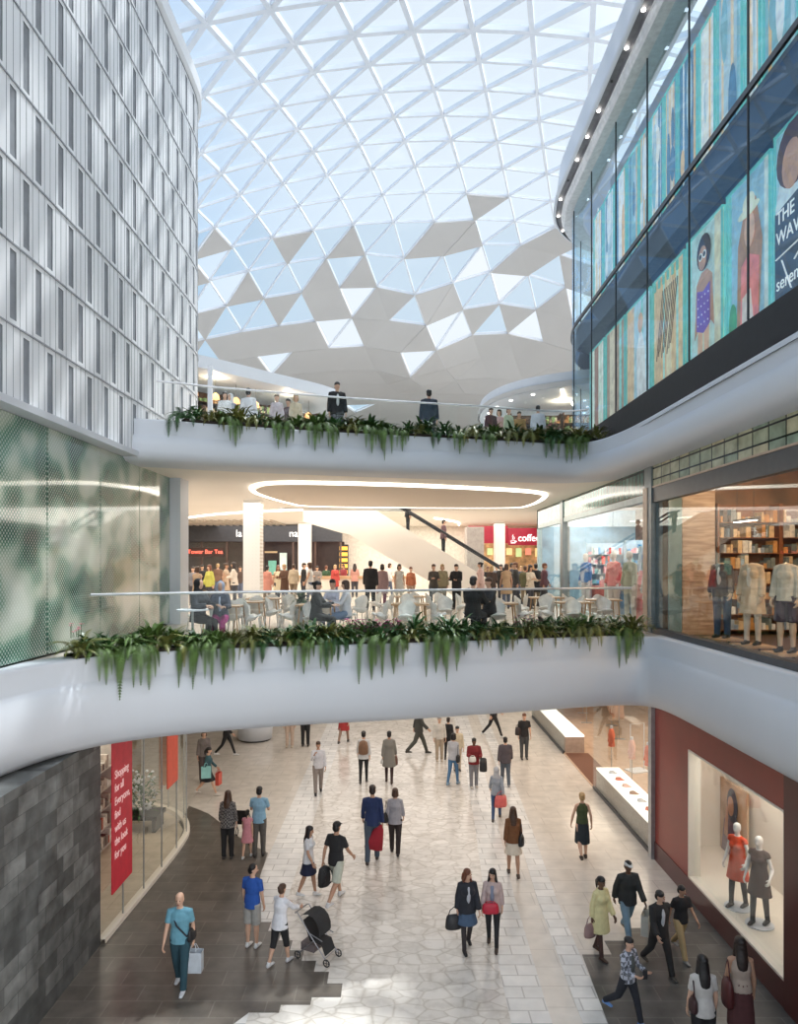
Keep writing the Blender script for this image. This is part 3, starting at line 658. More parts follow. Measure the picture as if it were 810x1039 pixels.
# escalator rising to the left
es = empty('escalator', (0, 32.4, LEVEL2), 0, 'escalator climbing from the food court floor with a pale solid side and glass balustrades', 'escalator')
xb, xt, zt = 5.2, -3.1, 5.15
def ez(x): return (xb-x)*zt/(xb-xt)
side = [(xb+1.0, 0), (xb+1.0, .35), (xb, .35), (xt, zt+.25), (xt-1.2, zt+.25), (xt-1.2, zt-1.5), (-2.2, ez(-2.2)-1.55), (3.0, 0)]
for y in (-.62, .50):
    vs = [(x, y, z) for x, z in side]+[(x, y+.12, z) for x, z in side]; n = len(side)
    MB().add(vs, [tuple(range(n)), tuple(range(2*n-1, n-1, -1))]+[(i, n+i, n+(i+1) % n, (i+1) % n) for i in range(n)]).build('side_panel', soffit_m if y < 0 else cream, es)
sm = MB()
for k in range(23):
    x = xb-k*(xb-xt)/23; sm.b2((x-.4, -.5, ez(x)-.15), (x, .5, ez(x)+.10))
sm.build('steps', grey_metal, es)
sm = MB().add([(3.0, -.5, .01), (-2.2, -.5, ez(-2.2)-1.5), (-2.2, .5, ez(-2.2)-1.5), (3.0, .5, .01)], [(0, 1, 2, 3)]).build('underside', soffit_m, es)
for y in (-.58, .55):
    MB().add([(xb+.8, y, .35), (xb, y, .35), (xt, y, zt+.25), (xt, y, zt+1.1), (xb, y, 1.2), (xb+.8, y, 1.2)], [(0, 1, 4, 5), (1, 2, 3, 4)]).build('glass_balustrade', rail_glass, es)
    MB().tube([(xb+.8, y, .5), (xb+1.0, y, .85), (xb+.8, y, 1.22), (xb, y, 1.22), (xt, y, zt+1.12)], .05, 6).build('handrail', black, es)

# ------------------------------------------------------------------ glass balustrades on both bridges
def balustrade(line, z0, h, lab, i0, i1):
    P = line[i0:i1]; root = empty('glass_balustrade', (P[0].x, P[0].y, z0), 0, lab, 'balustrade'); o = Vector((P[0].x, P[0].y))
    sg = resample(P, 1.5, .05)
    L = [p-o for p in P]
    pts = [q[0]-o for q in sg]+[L[-1]]
    for a, b in zip(pts, pts[1:]):
        t = (b-a); 
        if t.length < .1: continue
        t2 = t.normalized()*.01; MB().bar((a.x+t2.x, a.y+t2.y, h/2), (b.x-t2.x, b.y-t2.y, h/2), .018, h-.04).build('glass_panel', rail_glass, root)
    MB().tube([(p.x, p.y, h) for p in L], .028, 8).build('handrail', mat('satin_rail', (.75, .76, .78), .25, metal=.5), root)
    MB().tube([(p.x, p.y, .02) for p in L], .02, 6).build('base_channel', grey_metal, root)
def idx_near(P, x, y): return min(range(len(P)), key=lambda i: (P[i].x-x)**2+(P[i].y-y)**2)
mi = offset(MID, -.66); ui = offset(UPP, -.58)
ia, ib = idx_near(mi, -5.9, 13.6), idx_near(mi, 5.8, 17.4)
balustrade(mi, LEVEL2, 1.14, 'clear glass balustrade with a slim pale handrail behind the planting of the lower bridge', ia, ib+1)
ja, jb = idx_near(ui, -5.9, 17.2), idx_near(ui, 5.5, 21)
balustrade(ui, LEVEL3, 1.14, 'clear glass balustrade behind the planting of the upper bridge', ja, jb+1)

# ------------------------------------------------------------------ planters: troughs and plants
soil = mat('soil', (.03, .022, .015), .9, noise_s=20, amp=.4, bump=.5)
green1 = mat('fern_green', (.085, .155, .03), .6, noise_s=5, amp=.45)
green2 = mat('leaf_green', (.04, .11, .03), .4, noise_s=5, amp=.4)
green3 = mat('olive_green', (.17, .18, .045), .45, noise_s=5, amp=.4)
for lab, P, z, a, b in (('soil bed running along the edge of the lower bridge', offset(MID, -.33), 5.60, idx_near(MID, -5.8, 13.0), idx_near(MID, 5.75, 17.1)),
                        ('soil bed running along the edge of the upper bridge', offset(UPP, -.3), 10.88, idx_near(UPP, -5.1, 17.1), idx_near(UPP, 5.6, 20.4))):
    q = P[a:b+1]; tag(sweep(q, [(-.24, z), (-.24, z+.22), (0, z+.24), (.24, z+.22), (.24, z)]).build('planting_trough', soil), lab, 'planter')
def frond(mb, base, az, L, rise, droop, w, rnd, n=17):
    d = Vector((math.cos(az), math.sin(az), 0)); p = Vector(base); a = rise; pts = [p.copy()]; st_ = L/n
    for i in range(n):
        p = p+(d*math.cos(a)+Vector((0, 0, 1))*math.sin(a))*st_; pts.append(p.copy()); a -= droop/n*(1.6-i/n*.8)
        a = max(a, R(-88))
    sd_ = Vector((-d.y, d.x, 0))
    mb.add([v for q in pts for v in (q-sd_*.004, q+sd_*.004)], [(2*i, 2*i+1, 2*i+3, 2*i+2) for i in range(n)])
    for i in range(1, n+1):
        t = (pts[i]-pts[i-1]).normalized(); q = pts[i]; f = math.sin(math.pi*min(1, (i+1)/(n+1.5))**.75); lw = w*f+.008
        for s_ in (-1, 1):
            tip = q+sd_*s_*lw+t*lw*.45+Vector((0, 0, -.25*lw)); up = t*st_*.62
            mb.add([q-up*.75, q+up*.75, tip], [(0, 1, 2)])
def blade(mb, base, az, L, rise, w, rnd, n=4):
    d = Vector((math.cos(az), math.sin(az), 0)); p = Vector(base); a = rise; sd_ = Vector((-d.y, d.x, 0)); rows_ = []
    for i in range(n+1):
        f = math.sin(math.pi*(.12+.88*i/n)); rows_.append((p-sd_*w*f, p+sd_*w*f)); p = p+(d*math.cos(a)+Vector((0, 0, 1))*math.sin(a))*L/n; a -= R(22)
    mb.add([v for r_ in rows_ for v in r_], [(2*i, 2*i+1, 2*i+3, 2*i+2) for i in range(n)])
def make_fern(seed, hang):
    r_ = random.Random(seed); mb = MB()
    # local -Y is the open side of the bridge
    for k in range(22):
        az = r_.uniform(0, 2*math.pi); frond(mb, (r_.uniform(-.1, .1), r_.uniform(-.08, .08), .02), az, r_.uniform(.38, .62), R(r_.uniform(35, 80)), R(r_.uniform(60, 130)), r_.uniform(.06, .09), r_)
    for k in range(hang):
        az = R(-90)+r_.uniform(-.7, .7); frond(mb, (r_.uniform(-.22, .22), -.12, .03), az, r_.uniform(.45, 1.05), R(r_.uniform(20, 60)), R(r_.uniform(130, 190)), r_.uniform(.06, .10), r_, 22)
    return mb.mesh('fern')
def make_bush(seed, fl=None):
    r_ = random.Random(seed); mb = MB()
    for k in range(90):
        az = r_.uniform(0, 2*math.pi); rr = r_.uniform(0, .2)
        blade(mb, (rr*math.cos(az), rr*math.sin(az)*.7, r_.uniform(0, .16)), az+r_.uniform(-.5, .5), r_.uniform(.14, .34), R(r_.uniform(20, 85)), r_.uniform(.012, .03), r_)
    return mb.mesh('leafy_plant')
ferns = [make_fern(10+i, h) for i, h in enumerate((5, 2, 7, 3, 1, 6))]; bushes = [make_bush(40+i) for i in range(4)]
for i, me in enumerate(ferns): me.materials.append([green1, green3, green1, green2, green3, green1][i])
for i, me in enumerate(bushes): me.materials.append([green2, green1, green2, green3][i])
ordn = ['first', 'second', 'third', 'fourth', 'fifth', 'sixth', 'seventh', 'eighth', 'ninth', 'tenth', 'eleventh', 'twelfth', 'thirteenth', 'fourteenth', 'fifteenth', 'sixteenth', 'seventeenth', 'eighteenth', 'nineteenth', 'twentieth']
ordn += ['twenty-'+x for x in ordn[:9]]+['thirtieth']+['thirty-'+x for x in ordn[:9]]
def plant_row(P, z, step, seed, where, zsc):
    r_ = random.Random(seed); k = 0; kb = 0
    sp_ = resample(P, step)
    for i, (p, t) in enumerate(sp_):
        az = math.atan2(t.y, t.x); nrm = Vector((t.y, -t.x))
        o = bpy.data.objects.new('fern', ferns[r_.randrange(6)]); scene.collection.objects.link(o)
        q = p+nrm*r_.uniform(.0, .1)+t*r_.uniform(-.12, .12); o.location = (q.x, q.y, z); o.rotation_euler = (0, 0, az+r_.uniform(-.3, .3)); s_ = r_.uniform(.78, 1.12)*zsc; o.scale = (s_, s_, s_)
        tag(o, 'green arching fern, %s from the left in the planter of the %s bridge' % (ordn[k], where), 'fern', 'ferns along the %s bridge' % where); k += 1
        o = bpy.data.objects.new('leafy_plant', bushes[r_.randrange(4)]); scene.collection.objects.link(o)
        q = p+t*step*.5-nrm*r_.uniform(.0, .16); o.location = (q.x, q.y, z); o.rotation_euler = (0, 0, r_.uniform(0, 6)); s_ = r_.uniform(.95, 1.45)*zsc; o.scale = (s_, s_, s_)
        tag(o, 'dark leafy plant, %s from the left behind the ferns of the %s bridge' % (ordn[kb], where), 'plant', 'leafy plants along the %s bridge' % where); kb += 1
mp_ = offset(MID, -.30)[idx_near(MID, -5.75, 13.1):idx_near(MID, 5.75, 17.1)+1]
plant_row(mp_, 5.82, .40, 5, 'lower', 1.16)
up_ = offset(UPP, -.28)[idx_near(UPP, -5.05, 17.2):idx_near(UPP, 5.6, 20.4)+1]
plant_row(up_, 11.10, .52, 9, 'upper', 1.2)
mag = mat('magenta_petal', (.38, .02, .16), .5); pink = mat('pink_petal', (.75, .25, .32), .5); plum = mat('plum_leaf', (.16, .02, .06), .5)
def flowers(px, Y, z, w, m, lab, n=46, seed=1):
    r_ = random.Random(seed); base = at(px, 640, Y); mb = MB(); lf = MB()
    for k in range(n):
        c = (r_.uniform(-w, w), r_.uniform(-.16, .12), r_.uniform(.0, .26))
        for a in range(5):
            b = a*1.257+r_.random(); mb.add([c, (c[0]+.055*math.cos(b), c[1]+.055*math.sin(b), c[2]+.018), (c[0]+.055*math.cos(b+.8), c[1]+.055*math.sin(b+.8), c[2]+.018)], [(0, 1, 2)])
        lf.bar((c[0]*.8, c[1], 0), c, .008, .008)
    f = empty('flowering_plant', (base.x, Y, z), 0, lab, 'flowers'); mb.build('blossom', m, f); lf.build('foliage', green2, f)  # the foliage part is the green flower stems
flowers(378, 15.6, 6.02, .62, mag, 'magenta flowers in the middle of the lower bridge planter', 90, 1)
flowers(536, 16.6, 6.02, .35, plum, 'plum coloured foliage plant in the lower bridge planter before the seated couple', 50, 2)
flowers(77, 13.5, 6.1, .08, pink, 'single pink bloom at the end of the lower planter by the glass screen', 8, 3)
flowers(560, 20.95, 11.45, .18, pink, 'pink flowers in the upper bridge planter beside the curtain wall corner', 22, 4)

# ------------------------------------------------------------------ lightbox posters behind the upper curtain wall
teal = mat('teal_edge', (.20, .58, .56), .25, emit=(.16, .58, .55), es=.32)
def pm(c, e=.36): 
    nm = 'print_%02d%02d%02d_%d' % (c[0]*99, c[1]*99, c[2]*99, e*100)
    return mat(nm, c, .5, emit=c, es=e, noise_s=3.5, amp=.35)
def poly_on(par, pts, m, off, name='printed_figure'):
    """flat printed shape: (u along the wall towards the viewer, v up) in metres"""
    n = len(pts); vs = [(-off, -u, v) for u, v in pts]+[(-off-.006, -u, v) for u, v in pts]
    return MB().add(vs, [tuple(range(n-1, -1, -1)), tuple(range(n, 2*n))]+[(i, (i+1) % n, n+(i+1) % n, n+i) for i in range(n)]).build(name, m, par)
def blob(cx, cy, rx, ry, n=18, a0=0): return [(cx+rx*math.cos(2*math.pi*k/n), cy+ry*math.sin(2*math.pi*k/n)) for k in range(n)]
def poster(ya, yb, z0, z1, base, lab, bands=(), framew=.05):
    p = empty('lightbox_poster', (6.82, yb, z0), 0, lab, 'poster'); w = yb-ya; h = z1-z0
    MB().b2((0, -w, 0), (.08, 0, h)).build('printed_panel', pm(base), p)
    MB().b2((-.04, -w, 0), (.1, -w+framew, h)).b2((-.04, -framew, 0), (.1, 0, h)).b2((-.04, -w, h-framew), (.1, 0, h)).build('teal_frame', teal, p)
    for u0, u1, c in bands: MB().b2((-.012, -u1*w, 0.02), (0, -u0*w, h-framew)).build('printed_band', pm(c), p)
    return p, w, h
skin1, skin2 = (.50, .27, .17), (.72, .44, .30)
# row 1, from the viewer's side to the corner
p, w, h = poster(10.2, 12.85, 11.92, 15.2, (.18, .40, .55), 'poster of a brown-haired person in a black-lettered white shirt', [(.0, .16, (.35, .6, .68))])
sh_ = lambda pts: [(max(.03, u-.55), v) for u, v in pts]
poly_on(p, sh_([(.5, .0), (.4, 1.9), (.75, 2.35), (2.5, 2.3), (2.6, .0)]), pm((.62, .72, .80)), .02); poly_on(p, sh_([(.55, .1), (.6, 1.85), (1.9, 2.05), (2.3, .2)]), pm((.05, .08, .13), .15), .03)
poly_on(p, sh_(blob(1.2, 2.68, .55, .58)), pm((.12, .05, .03), .2), .03); poly_on(p, sh_(blob(1.15, 2.5, .30, .42)), pm(skin1), .04)
ink = pm((.9, .92, .95), .5)
for s_, z_, sz in (('THE', 1.72, .34), ('WAVE', 1.36, .34), ('serena', .55, .34)): text(s_, sz, ink, p, (-.05, -.12, z_), (R(90), 0, R(-90)), extrude=.004, sx=.95, align='LEFT')
for a, b in (((.6, 1.02), (1.9, 1.12)), ((.8, .95), (1.1, .35)), ((1.6, 1.05), (1.2, .8)), ((.6, .2), (1.9, .3))):
    MB().bar((-.045, -a[0]+.5, a[1]), (-.045, -b[0]+.5, b[1]), .008, .035, up=(1, 0, 0)).build('printed_line', ink, p)
p, w, h = poster(12.98, 14.72, 11.92, 15.1, (.30, .52, .66), 'poster of a long-haired woman in a pale sun hat and coral top', [(0, .1, (.2, .6, .58)), (.86, 1, (.62, .72, .70))])
poly_on(p, [(.45, 0), (.5, 1.9), (.8, 2.6), (1.2, 2.6), (1.45, 1.7), (1.3, 0)], pm((.42, .22, .12)), .02); poly_on(p, [(.6, 0), (.66, 1.45), (.95, 1.6), (1.35, 1.4), (1.3, 0)], pm((.80, .22, .20)), .03)
poly_on(p, [(.7, 0), (.72, .8), (1.05, .9), (1.2, 0)], pm((.75, .62, .55)), .04); poly_on(p, blob(1.0, 2.05, .2, .34), pm(skin2), .04)
poly_on(p, blob(.98, 2.42, .42, .10), pm((.72, .74, .58)), .05); poly_on(p, blob(1.0, 2.55, .24, .2), pm((.76, .78, .62)), .055); poly_on(p, blob(.3, .45, .16, .4), pm((.06, .35, .15)), .03)
p, w, h = poster(14.9, 16.75, 11.92, 15.05, (.50, .68, .66), 'poster of a child with round sunglasses and a purple dotted swimsuit', [(.78, 1.0, (.70, .66, .48)), (0, .12, (.3, .66, .62))])
poly_on(p, [(.62, 0), (.66, .9), (.9, .9), (.88, 0)], pm(skin2), .03); poly_on(p, [(1.0, 0), (.95, .9), (1.22, .9), (1.2, 0)], pm(skin2), .03)
poly_on(p, [(.45, .7), (.55, 1.9), (.8, 2.1), (1.1, 2.1), (1.35, 1.9), (1.45, .75), (1.3, .9), (.6, .85)], pm(skin1), .02)
poly_on(p, [(.6, .85), (.62, 1.75), (.95, 1.65), (1.28, 1.75), (1.28, .85), (.95, .72)], mat('dotted_print', (.16, .08, .42), .5, emit=(.16, .08, .42), es=.4), .04)
r_ = random.Random(3)
for k in range(16): poly_on(p, blob(.68+.17*(k % 4)+.03*(k//4 % 2), .95+.2*(k//4), .022, .022, 7), pm((.75, .7, .85)), .046, 'printed_dot')
poly_on(p, blob(.95, 2.52, .36, .40), pm((.05, .03, .03), .1), .03); poly_on(p, blob(.92, 2.40, .21, .27), pm(skin1), .045)
for u in (.83, 1.03): poly_on(p, blob(u, 2.45, .09, .09), pm((.8, .8, .78)), .05); poly_on(p, blob(u, 2.45, .06, .06), pm((.03, .03, .03), .05), .056)
for (a, b, base, lab, bands) in ((16.9, 19.0, (.80, .55, .32), 'poster with amber vertical stripes and fine black crossed lines', [(.1, .28, (.72, .50, .30)), (.34, .38, (.45, .75, .7)), (.45, .6, (.88, .70, .48)), (.75, .8, (.4, .7, .66))]),
                                 (19.15, 21.2, (.45, .62, .70), 'poster of a pale figure in a white top between amber bands', [(0, .3, (.78, .52, .32)), (.62, .66, (.2, .66, .62))]),
                                 (21.35, 23.3, (.42, .28, .20), 'poster with dark brown and beige stripes beside the corner', [(.2, .45, (.72, .60, .45)), (.7, .8, (.3, .65, .6))]),
                                 (23.5, 25.2, (.66, .72, .62), 'poster of pale green and brown bands nearest the glazed corner', [(.3, .55, (.35, .18, .13)), (.8, .9, (.85, .8, .7))])):
    p, w, h = poster(a, b, 11.92, 15.0, base, lab, bands)
    if a == 16.9:
        for k in range(9): MB().bar((-.03, -.3-.12*k, .9+.1*(k % 3)), (-.03, -.75-.12*k, 2.6), .006, .018, up=(1, 0, 0)).build('printed_line', pm((.12, .08, .06), .05), p)
        for k in range(6): MB().b2((-.05, -.25-.3*k, h-.32), (-.02, -.15-.3*k, h-.1)).build('clip', teal, p)
    if a == 19.15: poly_on(p, [(1.0, 0), (.95, 1.6), (1.25, 2.3), (1.6, 1.6), (1.75, 0)], pm((.82, .80, .80)), .03); poly_on(p, blob(1.28, 2.35, .2, .28), pm(skin2), .04)
# row 2: tall abstract light panels
pal = [(.84, .50, .24), (.24, .46, .52), (.82, .82, .84), (.45, .58, .64), (.90, .82, .72), (.08, .20, .32), (.84, .60, .40), (.74, .76, .78)]
yb_ = [10.4, 12.0, 13.3, 14.0, 15.2, 16.1, 17.3, 18.2, 19.2, 20.1, 21.2, 22.4, 23.6, 24.8]
where = ['at the edge of the picture', 'second', 'third', 'fourth', 'fifth', 'sixth', 'seventh', 'eighth', 'ninth', 'tenth', 'eleventh', 'twelfth', 'thirteenth']
cname = ['amber', 'teal', 'pale grey', 'grey blue', 'cream', 'dark blue', 'peach', 'silver']
r_ = random.Random(8)
for i in range(13):
    c = pal[i % 8]; q = r_.random()
    bands = [(u, u+.05+.08*r_.random(), pal[r_.randrange(8)]) for u in (.15+.1*r_.random(), .5+.1*r_.random(), .78)]
    p, w, h = poster(yb_[i]+.06, yb_[i+1]-.04, 16.2, 19.5, c, 'tall %s light panel with stripes on the top storey, %s from the picture edge' % (cname[i % 8], where[i] if i else 'first'), bands, .045)
    for k in range(r_.randrange(2, 5)):
        u = w*r_.uniform(.2, .8); v = h*r_.uniform(.2, .8)
        poly_on(p, blob(u, v, w*r_.uniform(.08, .2), h*r_.uniform(.1, .28), 14), pm(pal[r_.randrange(8)]), .02+.002*k)

# ------------------------------------------------------------------ red banners in the left shop window
bred = mat('banner_red', (.46, .018, .035), .5, emit=(.5, .02, .035), es=.18); bor = mat('banner_orange_red', (.50, .06, .025), .5, emit=(.5, .06, .03), es=.25)
b1 = empty('hanging_banner', (-5.74, 14.18, .88), 0, 'tall crimson banner with white lettering in the curved shop window beside the slate wall', 'banner')
MB().b2((-.012, 0, 0), (.012, 1.05, 3.12)).build('cloth', bred, b1)
for k, s_ in enumerate(('Shopping', 'for all', 'Everyone,', 'find', 'with us', 'the look', 'for you')):
    text(s_, .235, mat('banner_white', (.85, .62, .60), .5, emit=(.9, .6, .6), es=.3), b1, (.02, .1, 2.35-k*.27), (R(90), 0, R(90)), extrude=.003, align='LEFT', sx=.85)
b2_ = MB().b2((-.012, 0, 0), (.012, .8, 2.085)).build('hanging_banner', bor, loc=(-5.70, 17.45, 1.95)); tag(b2_, 'plain orange red banner further along the curved shop window', 'banner')

# ------------------------------------------------------------------ left shop: display gondola and planter box
def goods_shelf(loc, rz, W, H, D, levels, lab, cols, frame, seed, cat='shelf', stock_glow=0, dens=.9, gnames='goods'):
    r_ = random.Random(seed); root = empty('display_shelf', loc, rz, lab, cat)
    fr_ = MB()
    for x in (-W/2, W/2): fr_.b2((x-.02, 0, 0), (x+.02, D, H))
    fr_.b2((-W/2, D-.02, 0), (W/2, D, H)); fr_.build('frame', frame, root)
    for l in range(levels):
        z = .12+l*(H-.2)/levels; MB().b2((-W/2, 0, z-.02), (W/2, D, z)).build('shelf_board', frame, root)
        if l < levels: 
            gm = {}; x = -W/2+.06
            while x < W/2-.12:
                ww = r_.uniform(.05, .15); hh = min((H-.2)/levels-.06, r_.uniform(.1, .34))
                if r_.random() < dens: gm.setdefault(r_.randrange(len(cols)), MB()).b2((x, .03, z), (x+ww*.85, D*.8, z+hh))
                x += ww
            for c, mb in gm.items():
                g_ = mb.build('stock', mat('goods_%s_%d' % (gnames, c), cols[c], .55, noise_s=9, amp=.3, emit=cols[c] if stock_glow else None, es=stock_glow), root); g_['kind'] = 'stuff'  # stock can be given its own faint glow to brighten a shop
    return root
gcols = [(.75, .73, .70), (.08, .08, .08), (.55, .50, .45), (.42, .10, .06), (.18, .20, .18), (.80, .80, .78)]
goods_shelf((-7.6, 16.6, .05), R(90), 4.6, 2.7, .8, 5, 'long stepped display shelf of packaged goods in the shop behind the crimson banner', gcols, mat('shelf_white', (.62, .60, .57), .4), 3, gnames='grocery')
goods_shelf((-9.6, 17.6, .05), R(90), 4.6, 2.9, .8, 6, 'taller display shelf of dark and white goods deeper inside the cream shop', gcols, mat('shelf_white', (.62, .60, .57), .4), 4, gnames='grocery')
fb = empty('flower_stand', (-7.3, 20.0, .05), 0, 'white blossoming plant on a dark bench in the shop window behind the banner', 'plant stand')
MB().b2((-.6, -.4, .35), (.6, .4, .45)).b2((-.55, -.35, 0), (-.45, .35, .35)).b2((.45, -.35, 0), (.55, .35, .35)).build('bench', black, fb)
r_ = random.Random(5); lf = MB(); wf = MB()
for k in range(220):
    az = r_.uniform(0, 6.28); rr = r_.uniform(0, .45); blade(lf, (rr*math.cos(az), rr*math.sin(az), .45+r_.uniform(0, 1.0)), az, r_.uniform(.15, .3), R(r_.uniform(0, 80)), .03, r_)
for k in range(60):
    az = r_.uniform(0, 6.28); rr = r_.uniform(.1, .6); wf.ell((rr*math.cos(az), rr*math.sin(az), .5+r_.uniform(0, 1.1)), (.05, .05, .04), 6, 4)
lf.build('leaves', green2, fb); wf.build('blossom', white, fb)

# ------------------------------------------------------------------ right ground shop: plinths, dress forms, clothes rails
plm = mat('taupe_plinth', (.40, .32, .27), .5); lum = mat('luminous_top', (.95, .92, .86), .4, emit=(1, .93, .84), es=1.1)
for a, b, lab in ((18.3, 23.65, 'low taupe window plinth with a glowing white top next to the red wall'), (28.05, 34.5, 'further low window plinth with a glowing white top beyond the shop entrance')):
    p = empty('window_plinth', (RW+.08, a, .03), 0, lab, 'plinth')
    MB().b2((0, 0, 0), (.75, b-a, .62)).build('base', plm, p); MB().b2((0, 0, .62), (.75, b-a, .68)).build('luminous_top', lum, p)
tag(MB().b2((0, 0, 0), (.9, 4.2, .012)).build('entrance_mat', mat('brown_mat', (.17, .075, .045), .8, noise_s=40), loc=(RW+.06, 23.75, .03)), 'brown entrance mat in the open doorway between the two window plinths', 'mat')
coral = mat('coral_cloth', (.75, .17, .08), .6); palep = mat('pale_pink_cloth', (.80, .50, .42), .6); 
def dress_form(x, y, z, m, lab, H=1.35):
    f = empty('dress_form', (x, y, z), R(-90), lab, 'dress form')
    MB().cyl((0, 0, 0), .13, .02, 16).cyl((0, 0, .02), .014, H-.3, 8).build('stand', grey_metal, f)
    t_ = MB().loft([(0, 0, H-.35), (0, 0, H-.15), (0, 0, H+.05), (0, 0, H+.2), (0, 0, H+.27)], [(.15, .12), (.11, .09), (.16, .12), (.17, .08), (.05, .05)], 14); t_.build('torso', m, f, smooth=True)
    MB().loft([(0, 0, H+.25), (0, 0, H+.36)], [(.045, .045), (.05, .05)], 10).build('neck', white, f)
    MB().loft([(-.16, 0, H+.16), (-.22, 0, H-.05), (-.21, -.05, H-.25)], [.05, .045, .035], 8).build('sleeve', m, f, smooth=True); MB().loft([(.16, 0, H+.16), (.22, 0, H-.05), (.21, -.05, H-.25)], [.05, .045, .035], 8).build('sleeve', m, f, smooth=True)
dress_form(7.55, 25.2, .03, coral, 'dress form with a coral top just inside the shop doorway'); dress_form(7.75, 23.6, .03, palep, 'dress form with a pale pink top behind the low plinth')
dress_form(7.7, 21.9, .03, coral, 'dress form with a coral and white top closest to the red wall', 1.6); dress_form(8.1, 20.6, .03, palep, 'dress form with a blush top half hidden by the grey window post', 1.3)
def gtext(n): return n
def clothes_rail(loc, rz, W, cols, lab, seed, H=1.5):
    r_ = random.Random(seed); root = empty('clothes_rail', loc, rz, lab, 'clothes rail')
    MB().tube([(-W/2, 0, 0), (-W/2, 0, H), (W/2, 0, H), (W/2, 0, 0)], .018, 6).b2((-W/2-.05, -.25, 0), (-W/2+.05, .25, .03)).b2((W/2-.05, -.25, 0), (W/2+.05, .25, .03)).build('rail', grey_metal, root)
    x = -W/2+.1; k = 0
    while x < W/2-.05 and k < 40:
        c = cols[r_.randrange(len(cols))]; L = r_.uniform(.6, .95)
        MB().loft([(x, 0, H-.04), (x, 0, H-.12), (x, 0, H-L*.6), (x, 0, H-L)], [(.012, .04), (.022, .21), (.028, .2), (.03, .24)], 8, lat=(1, 0, 0)).build('hung_garment', mat('cloth_%02d%02d%02d' % tuple(int(q*99) for q in c), c, .75, noise_s=14), root); x += r_.uniform(.06, .11); k += 1
    return root
reds = [(.55, .02, .02), (.62, .05, .03), (.40, .01, .02), (.75, .70, .66)]; darks = [(.03, .03, .035), (.06, .05, .05), (.12, .09, .08)]; beig = [(.62, .45, .32), (.5, .3, .2), (.7, .6, .5), (.30, .13, .08)]
clothes_rail((10.3, 24.6, .03), R(75), 2.2, reds, 'clothes rail packed with red garments deep in the peach shop', 1, 1.9)
clothes_rail((10.6, 28.0, .03), R(75), 2.4, darks, 'clothes rail of black garments at the back of the peach shop', 2, 1.9)
clothes_rail((9.6, 31.5, .03), R(80), 2.6, beig, 'clothes rail of beige and tan garments beyond the entrance', 3, 1.7)
clothes_rail((9.0, 34.4, .03), R(80), 2.2, beig, 'second rail of tan garments at the far end of the peach shop', 4, 1.7)
gf = empty('garment_frame', (8.6, 25.6, .03), R(20), 'slim white square hanging frame standing in the peach shop', 'display frame')
MB().tube([(-.3, 0, 0), (-.3, 0, 1.7), (.3, 0, 1.7), (.3, 0, 0)], .018, 6).build('frame', white, gf); MB().b2((-.35, -.3, 0), (.35, .3, .03)).build('base', white, gf)
r_ = random.Random(12)
for k in range(7):
    o = MB().loft([(0, 0, 0), (0, 0, .04), (.02, 0, .07)], [(.16, .10), (.15, .09), (.05, .03)], 12).build('folded_jumper', [palep, coral, white, mat('tan_leather', (.35, .2, .12), .5)][k % 4], loc=(RW+.45, 18.9+k*.68, .71), smooth=True)
    tag(o, '%s folded %s item on the glowing plinth, counted from the red wall' % (ordn[k], ['pale pink', 'coral', 'white', 'tan'][k % 4]), 'folded clothes', 'folded pieces on the window plinth')
ws = empty('wall_shelving', (7.25, 12.2, .5), R(-90), 'white shelves of folded clothes on an orange red back beside the window edge', 'shelving')
MB().b2((-.1, .0, 0), (.62, .06, 2.4)).build('back_panel', mat('orange_red', (.62, .06, .02), .5), ws)
for k in range(5):
    MB().b2((-.06, -.32, .55+k*.28), (.4, .0, .57+k*.28)).build('shelf_board', white, ws); MB().b2((0, -.3, .57+k*.28), (.3, -.04, .67+k*.28)).build('folded_clothes', darks and mat('navy_cloth', (.03, .035, .08), .7), ws)
po = empty('fashion_poster', (7.99, 17.0, .7), 0, 'large framed poster of a dark-haired woman leaning on her hand inside the red window', 'poster')
MB().b2((-.05, -1.7, 0), (0, 0, 2.0)).build('board', mat('poster_tan', (.50, .33, .20), .5, noise_s=1.2, amp=.3), po)
def pp(pts, c, off, nm='printed_figure'): poly_on(po, pts, mat('ink_%02d%02d%02d' % tuple(int(q*99) for q in c), c, .5), .05+off, nm)
pp([(.1, 0), (.3, .9), (.55, 1.15), (1.1, 1.1), (1.4, .5), (1.45, 0)], (.16, .10, .16), .01); pp(blob(.85, 1.42, .34, .46), (.03, .04, .09), .02); pp(blob(.78, 1.38, .19, .27), (.48, .26, .17), .03)
pp([(.35, .5), (.5, 1.3), (.62, 1.32), (.6, .45)], (.46, .25, .17), .035); pp([(1.0, 0), (1.05, 1.2), (1.3, 1.0), (1.35, 0)], (.03, .04, .08), .03)
po.location = (7.99, 17.52, .52); po.scale = (1, .78, .87)

